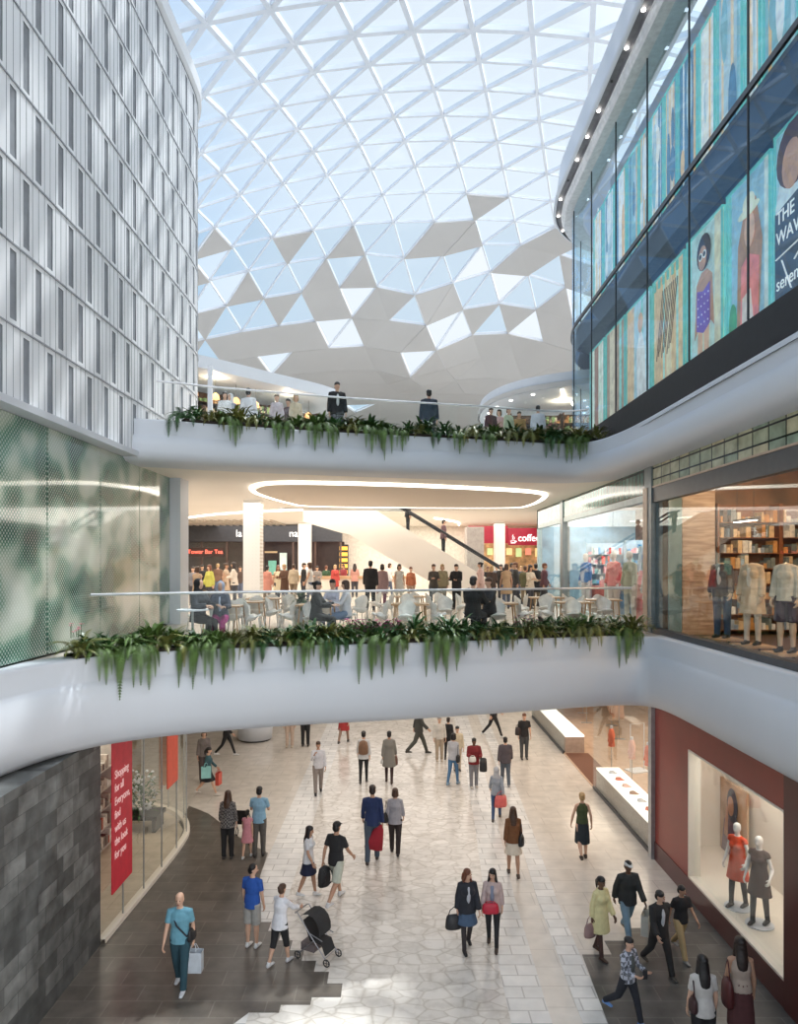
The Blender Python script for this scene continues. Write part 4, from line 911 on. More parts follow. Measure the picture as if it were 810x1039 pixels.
# ------------------------------------------------------------------ middle right shops: interiors
for k, (x, y, w_, lab) in enumerate(((8.55, 17.3, 1.5, 'beside the weathered boards'), (10.1, 17.3, 1.5, 'deepest in the amber clothing shop'), (9.9, 14.6, 1.6, 'behind the cream-topped mannequin'))):
    goods_shelf((x, y, LEVEL2+.02), 0, w_, 3.2, .5, 8, 'tall shop shelving with amber-lit boards and small goods %s' % lab, [(.50, .22, .06), (.08, .05, .04), (.62, .40, .2), (.25, .28, .3), (.7, .62, .5), (.15, .16, .13)], mat('rust_shelf', (.26, .09, .03), .4), 20+k, stock_glow=.18, gnames='lit')
struct(MB().b2((6.62, 17.4, LEVEL2), (6.94, 17.46, 9.98)).build('wall_mirror_strip', mat('green_glass_strip', (.16, .26, .26), .1)))
for k, (x, y) in enumerate(((7.7, 9.8), (8.3, 11.9), (7.9, 13.4), (8.9, 15.2), (8.1, 16.6), (9.4, 13.0))):
    z = [8.6, 8.9, 8.45, 8.8, 8.5, 8.3][k]
    l = empty('pendant_light', (x, y, z), R(90), 'white bar light hung in the amber clothing shop, %s from the viewer' % ordn[k], 'light')
    MB().b2((-.5, -.06, 0), (.5, .06, .05)).build('housing', black, l); MB().b2((-.48, -.05, -.015), (.48, .05, 0)).build('diffuser', lamp_m, l); MB().cyl((-.4, 0, .05), .006, 9.98-z-.05, 6).cyl((.4, 0, .05), .006, 9.98-z-.05, 6).build('cord', black, l)
clothes_rail((8.9, 10.6, LEVEL2+.02), R(80), 2.0, darks+beig, 'clothes rail of dark and tan garments behind the mannequins', 11); clothes_rail((9.2, 15.6, LEVEL2+.02), R(80), 2.0, [(.08, .14, .22), (.2, .3, .4), (.5, .45, .4)], 'clothes rail of denim garments near the weathered board wall', 12)
bl = [(.10, .35, .62), (.75, .08, .08), (.85, .82, .80), (.75, .35, .40), (.2, .45, .5), (.55, .62, .6)]
for k, (x, y) in enumerate(((8.5, 22.6), (9.0, 25.6), (10.3, 25.4), (8.6, 29.5), (10.4, 30.0))):
    goods_shelf((x, y, LEVEL2+.02), R(-12), 1.5, 2.3+.3*(k % 2), .5, 6, 'shelving of blue, red and white goods, %s unit beyond the grey green pier' % ordn[k], bl, mat('pale_blue_shelf', (.42, .60, .72), .4), 60+k, stock_glow=.15, gnames='bright')
for k, (y, z, h_, c, nm) in enumerate(((19.6, 5.79, .8, (.35, .62, .75), 'pale blue'), (21.2, 5.79, 1.1, (.70, .16, .18), 'red'), (22.9, 5.79, .9, (.08, .25, .5), 'deep blue'), (24.4, 5.79, 1.2, (.62, .60, .55), 'pale'), (26.0, 5.79, .9, (.55, .14, .12), 'brick red'))):
    t_ = empty('display_table', (7.6, y, z), 0, '%s display block stacked with small goods behind the rear shop glass' % nm, 'display')
    MB().b2((-.4, -.5, 0), (.4, .5, h_)).build('block', mat('block_%s' % nm.replace(' ', '_'), c, .5, noise_s=2, amp=.3), t_)
    r_ = random.Random(k); g_ = MB()
    for q in range(14): xx, yy = r_.uniform(-.33, .33), r_.uniform(-.42, .42); g_.b2((xx-.05, yy-.06, h_), (xx+.05, yy+.06, h_+r_.uniform(.1, .45)))
    g_ = g_.build('stock', mat('goods_mix_%d' % k, bl[(k*2+1) % 6], .5), t_); g_['kind'] = 'stuff'

# ------------------------------------------------------------------ top level: shops behind the upper bridge
def canopy(poly, z0, z1, name): return struct(MB().prism([(p.x, p.y) for p in poly], z0, z1).build(name, white))
cA = catmull([Vector(q) for q in [(-14, 22.5), (-9.5, 23.3), (-7.2, 25.2), (-4.6, 28.0), (-3.0, 29.8), (-2.5, 31.4), (-3.2, 33.4), (-6, 35), (-14, 36)]], 6)
canopy(cA, 14.5, 14.95, 'ceiling_shop_canopy')
cA2 = [Vector((p.x-.9, p.y+.7)) for p in cA]
sh = mat('shop_warm_wall', (.38, .24, .13), .6, noise_s=1.5, amp=.5)
struct(MB().b2((-14, 36, LEVEL3), (-4, 36.2, 14.5)).b2((-5.2, 33.6, LEVEL3), (-5.0, 36, 14.5)).build('wall_upper_shop', sh))
sw = sweep(offset(cA, .0)[6:32], [(-1.2, LEVEL3), (-1.2, 14.5)]); struct(sw.build('window_390', shop_glass))
for k, (x, y) in enumerate(((-7.75, 27.5), (-6.1, 29.35), (-4.45, 31.2))):
    goods_shelf((x, y, LEVEL3), R(48), 2.35, 3.35, .5, 8, 'shelf of warm-lit bottles in the top storey shop, %s from the white facade' % ordn[k], [(.45, .22, .08), (.2, .3, .12), (.6, .5, .35), (.12, .07, .05), (.7, .45, .2)], wood_d, 80+k, stock_glow=.15, gnames='cellar')
for k in range(7):
    l = empty('pendant_light', (-7.6+k*.62, 26.3+k*.69, 13.75), 0, 'amber pendant lamp under the top storey canopy, %s from the facade' % ordn[k], 'light')
    MB().lathe((0, 0, 0), [(.16, 0), (.14, .16), (.05, .24)], 12).build('lamp_shade', mat('amber_shade', (.8, .45, .2), .4, emit=(1, .55, .22), es=1.4), l); MB().cyl((0, 0, .24), .008, .50, 6).build('cord', black, l)
point('shop_light', (-6.9, 26.6, 14.3), 45, (1, .78, .5), .05); point('shop_light', (-4.6, 29.2, 14.3), 45, (1, .8, .55), .05)
struct(MB().b2((-6.75, 25.0, LEVEL3), (-6.6, 25.15, 14.5)).build('wall_upper_post', white))
cB = catmull([Vector(q) for q in [(9, 27.2), (7.2, 27.4), (5.2, 28.7), (4.1, 30.6), (3.8, 33.2), (4.4, 36), (6.5, 38.4), (9, 39)]], 6)
canopy(cB, 14.45, 15.0, 'ceiling_shop_canopy')
struct(sweep(cB[::-1], [(.08, 14.45), (.1, 14.62), (.02, 14.66)]).build('trim_20', panel_m))
cbl = resample(cB, 1.3, -.4)
for k, (p, t) in enumerate(cbl[:9]):
    q = p+Vector((-t.y, t.x))*-.0
    o = MB().cyl((p.x+.35, p.y+.35, 14.42), .07, .03, 10).build('downlight', lamp_m); tag(o, 'downlight in the curved canopy of the round shop, %s along its rim' % ordn[k], 'light', 'canopy downlights')
struct(sweep(cB, [(.9, LEVEL3), (.9, 14.45)]).build('window_391', shop_glass))
struct(MB().b2((5.4, 36.4, LEVEL3), (12, 36.6, 14.45)).build('wall_upper_shop', sh))
for k, (x, y) in enumerate(((6.1, 31.6), (8.4, 31.4))): goods_shelf((x, y, LEVEL3), R(0), 2.2, 3.25, .5, 8, 'warm-lit shelf in the round top storey shop, %s from its curved end' % ordn[k], [(.5, .36, .2), (.25, .3, .12), (.65, .55, .4), (.12, .07, .05)], wood_d, 90+k, stock_glow=.15, gnames='cellar')
point('shop_light', (7, 30.2, 14.3), 70, (1, .82, .55), .05)
# ------------------------------------------------------------------ people and mannequins
def remesh(mb, voxel, name, m, extra=None, disp=0):
    me = mb.mesh(name); o = bpy.data.objects.new('t', me); work.collection.objects.link(o)
    md = o.modifiers.new('r', 'REMESH'); md.mode = 'VOXEL'; md.voxel_size = voxel; md.use_smooth_shade = True
    sm = o.modifiers.new('s', 'SMOOTH'); sm.factor = .5; sm.iterations = 1
    vl = work.view_layers[0]; vl.update(); out = bpy.data.meshes.new_from_object(o.evaluated_get(vl.depsgraph)); bpy.data.objects.remove(o); bpy.data.meshes.remove(me)
    if extra is not None and extra.v:
        bm = bmesh.new(); bm.from_mesh(out); vs = [bm.verts.new(v) for v in extra.v]
        for f in extra.f:
            try: bm.faces.new([vs[i] for i in f]).smooth = True
            except ValueError: pass
        bm.to_mesh(out); bm.free()
    out.name = name; out.materials.clear(); out.materials.append(m); out.shade_smooth()
    return out
SK = {'l': (.62, .38, .27), 'm': (.46, .26, .17), 'd': (.13, .065, .04), 't': (.54, .32, .21)}
HC = {'black': (.012, .010, .010), 'brown': (.06, .028, .015), 'dark': (.025, .015, .012), 'blond': (.42, .28, .13), 'grey': (.30, .29, .28), 'auburn': (.14, .045, .02)}
def cloth(c, pattern=None):
    nm = 'cloth_%02d%02d%02d%s' % (*[int(q*99) for q in c], pattern or '')
    if nm in MATS: return MATS[nm]
    if not pattern: return mat(nm, c, .85, noise_s=14, amp=.08, bump=.15)
    m, nt, b = new_mat(nm); t = N(nt, 'ShaderNodeTexCoord'); b.inputs['Roughness'].default_value = .85
    k = N(nt, 'ShaderNodeTexChecker'); k.inputs['Scale'].default_value = 16 if pattern == 'plaid' else 24
    c2 = tuple(min(1, q*.25) for q in c) if max(c) > .3 else (.20, .19, .18)
    k.inputs[1].default_value = (*c, 1); k.inputs[2].default_value = (*c2, 1)
    mp = N(nt, 'ShaderNodeMapping'); mp.inputs['Location'].default_value = (.013, .017, .011); nt.links.new(t.outputs['Object'], mp.inputs[0]); nt.links.new(mp.outputs[0], k.inputs[0])
    nt.links.new(k.outputs[0], b.inputs['Base Color']); return m
def rot_x(v, a): c, s = math.cos(a), math.sin(a); return Vector((v.x, v.y*c-v.z*s, v.y*s+v.z*c))
eye_m = mat('eye', (.02, .015, .012), .2); lip_m = mat('lips', (.38, .10, .09), .5)
POSES = {
 'walkA': dict(leg=[(24, 6), (-20, 22)], arm=[(-22, 10, 12), (22, 10, 22)]),
 'walkB': dict(leg=[(-20, 22), (24, 6)], arm=[(22, 10, 22), (-22, 10, 12)]),
 'stepA': dict(leg=[(12, 4), (-10, 12)], arm=[(-10, 9, 12), (12, 9, 18)]),
 'stepB': dict(leg=[(-10, 12), (12, 4)], arm=[(12, 9, 18), (-10, 9, 12)]),
 'stand': dict(leg=[(1, 0), (-1, 0)], arm=[(2, 9, 10), (2, 9, 12)]),
 'hold': dict(leg=[(3, 2), (-3, 2)], arm=[(18, 10, 85), (18, 10, 70)]),
 'push': dict(leg=[(14, 4), (-12, 12)], arm=[(45, 6, 25), (45, 6, 25)], lean=6),
 'sit': dict(leg=[(84, 84), (80, 86)], arm=[(32, 12, 62), (34, 12, 60)]),
 'phone': dict(leg=[(12, 4), (-10, 12)], arm=[(30, 8, 118), (0, 9, 14)]),
}
def human(name, loc, h, face, pose, label, cat='person', group=None, sex='m', skin='l', hair=('short', 'dark'), top=('shirt', (.5, .5, .5)), bot=('trousers', (.1, .1, .15)),
          shoe=(.05, .045, .04), over=None, hat=None, turn=0, fine=False, head=True, seat=False, mann=None):
    """face: 0 looks towards the viewer, 90 towards the picture's right, 180 away"""
    P = POSES[pose] if isinstance(pose, str) else pose
    w = sex == 'w'; k = h/1.75; vox = (.014 if fine else .021)
    root = empty(name, loc, R(face), label, cat, group)
    sk = mat('skin_'+skin, SK[skin], .55, noise_s=8, amp=.06) if mann is None else mann
    shw = .152 if w else .176; hw = .092; tw = 1.0 if w else 1.0
    # joints in body space, pelvis at the origin
    up = lambda v: rot_x(Vector(v), R(P.get('lean', 2)))        # leaning forward (towards -Y)
    legs = []
    for s_, (a, b) in zip((-1, 1), P['leg']):
        hip = Vector((s_*hw, 0, -.02)); a = R(a); b = R(b)
        kn = hip+Vector((s_*.01, -math.sin(a), -math.cos(a)))*.42; an = kn+Vector((s_*.005, -math.sin(a-b), -math.cos(a-b)))*.41
        legs.append((hip, kn, an))
    arms = []
    for s_, (a, ab, e) in zip((-1, 1), P['arm']):
        sh = up((s_*shw, 0, .488)); a = R(a); ab = R(ab); e = R(e); inw = .35 if e > 1 else 0
        u = Vector((s_*math.sin(ab), -math.sin(a)*math.cos(ab), -math.cos(a)*math.cos(ab)))
        f = Vector((s_*math.sin(ab)*.4-s_*inw, -math.sin(a+e), -math.cos(a+e))).normalized()
        el = sh+u*.285; wr = el+f*.245; arms.append((sh, el, wr, f))
    zmin = min(l[2].z for l in legs)-.085
    if 'z' in P: zmin = P['z']
    S = lambda v: Vector((v.x, v.y, v.z-zmin))*k
    def L(mb, pts, rad, n=10, **kw): mb.loft([S(p) for p in pts], [tuple(q*k for q in r) if isinstance(r, tuple) else r*k for r in rad], n, **kw)
    # --- body
    B = MB(); ex = MB()
    hipr, wst, chs = (.155, .122, .145) if w else (.150, .138, .170)
    tz = [-.10, -.02, .10, .22, .36, .47, .535, .565]; tr_ = [(.10, .085), (hipr, .108), (wst+.012, .095), (wst, .088), (chs, .112 if not w else .105), (chs-.020, .088), (.078, .066), (.055, .055)]
    L(B, [up((0, 0, z)) for z in tz], tr_, 14)
    if w:
        for s_ in (-1, 1): c = S(up((s_*.065, -.075, .37))); B.ell(c, (.055*k, .055*k, .055*k), 10, 6)
    tn = R(turn)
    def hd(x, y, z):
        v = Matrix.Rotation(tn, 3, 'Z') @ Vector((x, y, 0)); return up((v.x, v.y-.012, z))
    if head:
        L(B, [up((0, .005, .54)), up((0, 0, .60)), up((0, -.01, .66))], [(.056, .056), (.050, .053), (.050, .06)], 10)
        hz = [(.600, .030, .032, -.028), (.622, .048, .055, -.018), (.655, .062, .078, -.006), (.70, .070, .092, 0), (.745, .074, .096, .004), (.79, .066, .086, .006), (.82, .042, .055, .008)]
        lt = Matrix.Rotation(tn, 3, 'Z') @ Vector((1, 0, 0)); hv = [(S(hd(0, dy, z)), rx*k, ry*k) for z, rx, ry, dy in hz]
        B.loft([q[0] for q in hv], [(q[1], q[2]) for q in hv], 14, lat=lt)
        L(B, [hd(0, -.085, .725), hd(0, -.102, .700), hd(0, -.108, .682), hd(0, -.085, .672)], [.009, .013, .016, .010], 8)
        for s_ in (-1, 1): c = S(hd(s_*.074, .005, .705)); B.ell(c, (.012*k, .02*k, .03*k), 8, 5)
    for hip, kn, an in legs:
        m1 = hip.lerp(kn, .35); m2 = kn.lerp(an, .3)
        L(B, [hip+Vector((0, 0, .03)), m1, kn, m2, kn.lerp(an, .75), an], [.088 if w else .086, .080, .056, .058, .040, .036], 10)
        L(B, [an+Vector((0, .05, -.045)), an+Vector((0, -.05, -.05)), an+Vector((0, -.155, -.06))], [(.036, .038), (.042, .034), (.034, .018)], 10)
    for s_, (sh, el, wr, f) in zip((-1, 1), arms):
        L(B, [up((s_*shw*.45, 0, .513)), sh, sh.lerp(el, .45), el, el.lerp(wr, .3), wr], [.045, .054 if not w else .045, .045 if not w else .038, .038, .038, .025], 10)
        # hand: palm, four unequal curled fingers, thumb from the side of the palm
        fr_ = f.normalized(); sd_ = Vector((0, -1, 0))-fr_*fr_.dot(Vector((0, -1, 0)))
        sd_ = sd_.normalized() if sd_.length > .1 else Vector((0, 0, 1)); pn = fr_.cross(sd_).normalized()*(-s_)      # pn: palm side, towards the body
        if pn.x*s_ > 0: pn = -pn
        pc_ = wr+fr_*.05
        L(B, [wr-fr_*.01, wr+fr_*.03, wr+fr_*.085], [(.024, .022), (.040, .018), (.040, .014)], 10, lat=sd_)
        for q, (off, ln) in enumerate(((.030, .070), (.011, .078), (-.009, .073), (-.028, .058))):
            b0 = wr+fr_*.08+sd_*off; c1 = b0+fr_*ln*.45+pn*.010; c2 = c1+fr_*ln*.30+pn*.020; c3 = c2+fr_*ln*.12+pn*.024
            ex.loft([S(b0-fr_*.02), S(b0), S(c1), S(c2), S(c3)], [r*k for r in (.0085, .009, .0085, .0078, .006)], 6)
        t0 = wr+fr_*.03+sd_*.030; ex.loft([S(t0), S(t0+fr_*.028+sd_*.026+pn*.008), S(t0+fr_*.055+sd_*.030+pn*.022)], [r*k for r in (.012, .011, .008)], 6)
    body = bpy.data.objects.new('body', remesh(B, vox, 'body', sk, ex)); scene.collection.objects.link(body); body.parent = root
    def part(mb, nm, m, v=None): 
        o = bpy.data.objects.new(nm, remesh(mb, (v or vox), nm, m)); scene.collection.objects.link(o); o.parent = root; return o
    if head and fine and mann is None and abs(((face+turn+180) % 360)-180) < 110:
        for s_ in (-1, 1): MB().ell(S(hd(s_*.029, -.086, .722)), (.011*k, .007*k, .008*k), 8, 5).build('eye', eye_m, root, smooth=True)
        MB().ell(S(hd(0, -.090, .648)), (.022*k, .008*k, .007*k), 10, 5).build('mouth', lip_m, root, smooth=True)
    # --- clothes
    g = .016
    def legsleeve(mb, frac, rad, flare=0):
        for hip, kn, an in legs:
            full = [hip+Vector((0, 0, .04)), hip.lerp(kn, .35), kn, kn.lerp(an, .35), kn.lerp(an, .7), an+(an-kn).normalized()*.02]; rr = [.096, .090, .066, .062, .054, .052+flare]
            t = frac*5; n = int(t); pts = full[:n+1]; ra = rr[:n+1]
            if n < 5: pts.append(full[n].lerp(full[n+1], max(.05, t-n))); ra.append(rr[n]*.98)
            L(mb, pts, [r+rad for r in ra], 10)
    kind, col = bot[0], bot[1]
    if kind in ('trousers', 'slim', 'shorts', 'capri'):
        mb = MB(); zt = .10; L(mb, [up((0, 0, z)) for z in (-.11, -.02, zt)], [(.11, .09), (hipr+.010, .108+.010), (wst+.020, .100)], 14)
        legsleeve(mb, {'trousers': 1, 'slim': 1, 'shorts': .38, 'capri': .55}[kind], {'trousers': .010, 'slim': -.004, 'shorts': .016, 'capri': .008}[kind]); part(mb, {'slim': 'leggings', 'trousers': 'trousers', 'shorts': 'shorts', 'capri': 'shorts'}[kind], cloth(col, bot[2] if len(bot) > 2 else None))
    elif kind in ('skirt', 'longskirt'):
        dz = -.34 if kind == 'skirt' else -.50
        if seat: dz = -.12
        spread = max(abs(legs[0][1].y-legs[1][1].y)/2, .02)
        mb = MB(); L(mb, [up((0, 0, .16)), up((0, 0, -.02)), Vector((0, 0, dz*.6)), Vector((0, 0, dz))], [(wst+.012+g, .1+g), (hipr+.02, .125), (hipr+.045, .13+spread*.5), (hipr+(.085 if kind == 'skirt' else .05), .15+spread*.8)], 16); part(mb, 'skirt', cloth(col))
        if len(bot) > 2: mb = MB(); legsleeve(mb, 1, -.003); part(mb, 'tights', cloth(bot[2]))
    kind, col = top[0], top[1]; pat = top[2] if len(top) > 2 else None
    def torso(mb, zb, ex_, flare=0.0):
        zz = [z for z in (zb, -.02, .10, .22, .36, .47, .53, .555) if z >= zb]; rr = {-.02: (hipr, .108), .10: (wst+.014, .095), .22: (wst+.004, .09), .36: (chs, .112 if not w else .118), .47: (chs-.018, .090), .53: (.080, .070), .555: (.068, .062)}
        rs = [(rr[z][0]+ex_+(.014 if z < .15 else 0), rr[z][1]+ex_+(.016 if z < .15 else 0)) if z in rr else (hipr+ex_+flare, .115+ex_+flare) for z in zz]; L(mb, [up((0, 0, z)) if z > -.03 else Vector((0, 0, z)) for z in zz], rs, 14, dome=0)
        if w: 
            for s_ in (-1, 1): c = S(up((s_*.065, -.078, .37))); mb.ell(c, ((.056+ex_)*k,)*3, 10, 6)
    def sleeves(mb, t, ex_):
        for s_, (sh, el, wr, f) in zip((-1, 1), arms):
            full = [up((s_*shw*.42, 0, .508)), sh, sh.lerp(el, .45), el, el.lerp(wr, .4), wr]; rr = [.048, .056 if not w else .048, .048 if not w else .042, .042, .040, .032]
            q = t*5; n = int(q); pts = full[:n+1]; ra = rr[:n+1]
            if n < 5: pts.append(full[n].lerp(full[n+1], max(.05, q-n))); ra.append(rr[n])
            L(mb, pts, [r+ex_ for r in ra], 10)
    mb = MB(); nm = 'shirt'
    if kind == 'tee': torso(mb, -.07, .018, .014); sleeves(mb, .48, .013); nm = 't_shirt'
    elif kind == 'shirt': torso(mb, -.07, .018, .014); sleeves(mb, .96, .010)
    elif kind == 'tank': torso(mb, .02, .014); nm = 'vest_top'
    elif kind == 'jacket': torso(mb, -.10, .036, .02); sleeves(mb, .98, .026); nm = 'jacket'
    elif kind == 'coat': torso(mb, -.36, .034, .05); sleeves(mb, .98, .022); nm = 'coat'
    elif kind == 'robe': torso(mb, -.45, .05, .10); sleeves(mb, .98, .035); nm = 'robe'
    elif kind == 'dress': torso(mb, -.34, .020, .06); sleeves(mb, .3, .012); nm = 'dress'
    elif kind == 'blouse': torso(mb, -.10, .026, .03); sleeves(mb, .9, .016); nm = 'blouse'
    if kind != 'none': part(mb, nm, cloth(col, pat))
    if over:       # shirt front seen between open lapels
        m2 = MB(); L(m2, [up((0, -.085, .12)), up((0, -.108, .25)), up((0, -.118, .38)), up((0, -.085, .49))], [(.045, .05), (.05, .05), (.058, .04), (.05, .035)], 8); part(m2, 'shirt_front', cloth(over))
    if shoe is not None:
        for hip, kn, an in legs:
            m2 = MB(); L(m2, [an+Vector((0, .06, -.05)), an+Vector((0, -.03, -.045)), an+Vector((0, -.11, -.055)), an+Vector((0, -.175, -.064))], [(.042, .040), (.047, .042), (.046, .030), (.036, .020)], 10)
            L(m2, [an+Vector((0, .01, -.04)), an+Vector((0, .005, .02))], [.046, .043], 10); part(m2, 'shoe', mat('shoe_%02d%02d%02d' % tuple(int(q*99) for q in shoe), shoe, .5), .014)
    if head and hair and hair[0] != 'bald':
        hm = mat('hair_'+hair[1], HC[hair[1]], .45, noise_s=30, amp=.4, bump=.3); m2 = MB(); hl = hair[0]
        m2.ell(S(hd(0, .009, .768)), (.084*k, .106*k, .076*k), 14, 9); 
        m2.ell(S(hd(0, .040, .70)), (.080*k, .075*k, .085*k), 12, 8)
        if hl == 'long':
            L(m2, [hd(0, .045, .72), hd(0, .062, .62), up((0, .085, .52)), up((0, .10, .40)), up((0, .10, .33))], [(.086, .06), (.088, .055), (.092, .045), (.075, .035), (.045, .02)], 12)
            for s_ in (-1, 1): L(m2, [hd(s_*.068, -.005, .74), hd(s_*.078, .005, .66), up((s_*.088, -.01, .56)), up((s_*.085, -.02, .47))], [(.022, .04), (.024, .045), (.028, .04), (.018, .025)], 8)
        elif hl == 'bob':
            L(m2, [hd(0, .035, .72), hd(0, .045, .64), hd(0, .04, .60)], [(.088, .07), (.090, .068), (.075, .05)], 12)
            for s_ in (-1, 1): L(m2, [hd(s_*.070, .0, .73), hd(s_*.078, .005, .62)], [(.020, .045), (.02, .04)], 8)
        elif hl == 'bun': m2.ell(S(hd(0, .11, .77)), (.045*k,)*3, 10, 6)
        elif hl == 'pony': L(m2, [hd(0, .10, .76), hd(0, .14, .70), hd(0, .13, .60), hd(0, .12, .52)], [.026, .032, .028, .012], 8)
        part(m2, 'hair', hm, .013)
    if head and hat:
        m2 = MB(); hm = cloth(hat[1])
        if hat[0] == 'cap': m2.ell(S(hd(0, .008, .768)), (.088*k, .105*k, .070*k), 14, 8); L(m2, [hd(0, -.07, .765), hd(0, -.15, .75)], [(.070, .012), (.055, .008)], 10); part(m2, 'cap', hm, .012)
        elif hat[0] == 'beanie': m2.ell(S(hd(0, .008, .772)), (.086*k, .104*k, .078*k), 14, 8); part(m2, 'beanie', hm, .014)
        elif hat[0] == 'hood':
            m2.ell(S(hd(0, .028, .735)), (.105*k, .112*k, .118*k), 14, 9); L(m2, [hd(0, .03, .66), up((0, .02, .56)), up((0, .01, .48))], [(.092, .085), (.11, .09), (.15, .10)], 12); part(m2, 'headscarf', hm, .016)
    M = Matrix.Translation(Vector(loc)) @ Matrix.Rotation(R(face), 4, 'Z')
    root_hands = [M @ S(wr+f*.09) for sh, el, wr, f in arms]
    return root, root_hands, (lambda v: M @ S(up(v)))

# ---- bags, each a thing of its own
def handbag(p, col, lab, size=(.30, .13, .22), strap=.22, rz=0, cat='bag', group=None, nm='handbag'):
    """strap top at p; the bag hangs below it"""
    r_ = empty(nm, p, rz, lab, cat, group); sx, sy, sz = size; m = mat('leather_%02d%02d%02d' % tuple(int(q*99) for q in col), col, .45, noise_s=12)
    z0 = -strap
    MB().loft([(0, 0, z0-sz), (0, 0, z0-sz*.85), (0, 0, z0-sz*.3), (0, 0, z0)], [(sx/2*.9, sy/2), (sx/2, sy/2*1.1), (sx/2*.92, sy/2), (sx/2*.8, sy/2*.45)], 12).build('pouch', m, r_, smooth=True)
    MB().tube([(-sx*.32, 0, z0-.02), (-sx*.22, 0, z0+strap*.6), (0, 0, -.01), (sx*.22, 0, z0+strap*.6), (sx*.32, 0, z0-.02)], .010, 6).build('strap', m, r_, smooth=True)
def carrier(p, col, lab, size=(.32, .12, .36), rz=0, nm='shopping_bag', group=None):
    r_ = empty(nm, p, rz, lab, 'bag', group); sx, sy, sz = size; m = mat('paper_%02d%02d%02d' % tuple(int(q*99) for q in col), col, .5, noise_s=5)
    mb = MB(); z1 = -.12; z0 = z1-sz
    vs = [(a*sx/2, b*sy/2, z) for z in (z0, z1) for a, b in ((-1, -1), (1, -1), (1, 1), (-1, 1))]
    mb.add(vs, [(3, 2, 1, 0), (0, 1, 5, 4), (1, 2, 6, 5), (2, 3, 7, 6), (3, 0, 4, 7)]); mb.build('bag_body', m, r_)
    hb = MB()
    for y in (-sy/2, sy/2): hb.tube([(-sx*.2, y, z1), (-sx*.12, y*.4, -.02), (0, 0, 0), (sx*.12, y*.4, -.02), (sx*.2, y, z1)], .006, 5)
    hb.build('handle', m, r_)
def backpack(p, col, lab, rz=0, s=1.0):
    r_ = empty('backpack', p, rz, lab, 'bag'); m = mat('nylon_%02d%02d%02d' % tuple(int(q*99) for q in col), col, .6, noise_s=12)
    MB().loft([(0, 0, -.24*s), (0, 0, -.2*s), (0, 0, 0), (0, 0, .16*s), (0, 0, .21*s)], [(.12*s, .06*s), (.16*s, .09*s), (.16*s, .10*s), (.13*s, .08*s), (.06*s, .04*s)], 12).build('pack', m, r_, smooth=True)
    MB().ell((0, .10*s, -.08*s), (.10*s, .04*s, .09*s), 10, 6).build('pocket', m, r_, smooth=True)
    sb = MB()
    for x in (-.08*s, .08*s): sb.tube([(x, -.07*s, .17*s), (x*1.2, -.19*s, .10*s), (x*1.2, -.19*s, -.08*s), (x, -.07*s, -.18*s)], .014*s, 6)
    sb.build('strap', m, r_)
def strap_across(par, pts, col):
    MB().tube(pts, .016, 6).build('strap', mat('webbing', col, .6), par)

def G(px, foot, head, face, pose, label, **kw):
    p = gnd(px, foot, .012); h = max(1.0, min(1.95, (foot-head)*p.y/FPX*1.0))
    kw.setdefault('fine', p.y < 21)
    return human('person', p, h, face, pose, label, **kw)
K = (.018, .018, .02); W = (.72, .72, .73); JN = (.05, .085, .14); NV = (.02, .03, .075); GY = (.22, .22, .23); BG = (.50, .42, .33)

r, hn, M_ = G(183, 1003, 905, 0, 'stepB', 'bald man in pale blue t-shirt and dark teal jeans walking towards the viewer', skin='l', hair=('bald', ''), top=('tee', (.14, .34, .44)), bot=('trousers', (.025, .07, .095)), shoe=(.6, .62, .66))
k_ = .97
strap_across(r, [(-.15*k_, -.03, 1.44*k_), (-.02, -.155, 1.22*k_), (.15*k_, -.10, 1.00*k_), (.16*k_, .06, 1.02*k_), (-.05, .135, 1.3*k_), (-.15*k_, .04, 1.44*k_)], (.02, .02, .03))
carrier(hn[1], (.55, .60, .66), 'white plastic carrier bag in the hand of the bald man', (.30, .16, .36))
handbag(M_((.21, .02, .30)), K, 'black messenger bag at the hip of the bald man', (.28, .10, .20), .12, R(80), nm='messenger_bag')
r, hn, M_ = G(256, 961, 878, 160, 'stand', 'man in royal blue polo shirt and grey shorts standing with his back turned', hair=('short', 'black'), top=('tee', (.02, .085, .36)), bot=('shorts', (.34, .33, .31)), shoe=(.7, .7, .7), turn=-60)
r, hn, M_ = G(284, 978, 898, 150, 'push', 'woman in white blouse and black knee shorts pushing a stroller', sex='w', hair=('bun', 'brown'), top=('blouse', (.70, .70, .74)), bot=('capri', K), shoe=(.6, .6, .62))
# stroller
sp_ = gnd(318, 974, .012)
st_ = empty('stroller', (sp_.x+.05, sp_.y+.1, .012), R(62), 'black folding stroller pushed by the woman in the white blouse', 'stroller')
fm = mat('stroller_tube', (.30, .30, .32), .35, metal=.7); fb_ = mat('stroller_fabric', (.02, .02, .022), .8)
fr_ = MB()
for x in (-.22, .22):
    fr_.tube([(x, .42, .98), (x, .36, 1.0), (x, .05, .62), (x, -.42, .10)], .013, 7).tube([(x, -.08, .48), (x, .34, .10)], .012, 7).tube([(x, .05, .62), (x, -.30, .52)], .012, 7)
fr_.tube([(-.22, .42, .98), (.22, .42, .98)], .016, 7).tube([(-.22, .34, .12), (.22, .34, .12)], .01, 6).tube([(-.22, -.36, .16), (.22, -.36, .16)], .01, 6); fr_.build('frame', fm, st_)
MB().add([(-.2, .22, .86), (.2, .22, .86), (.2, .04, .44), (-.2, .04, .44), (.2, -.26, .42), (-.2, -.26, .42), (.2, -.36, .20), (-.2, -.36, .20)], [(0, 1, 2, 3), (3, 2, 4, 5), (5, 4, 6, 7)]).build('seat', fb_, st_)
cp = MB(); rows_ = []
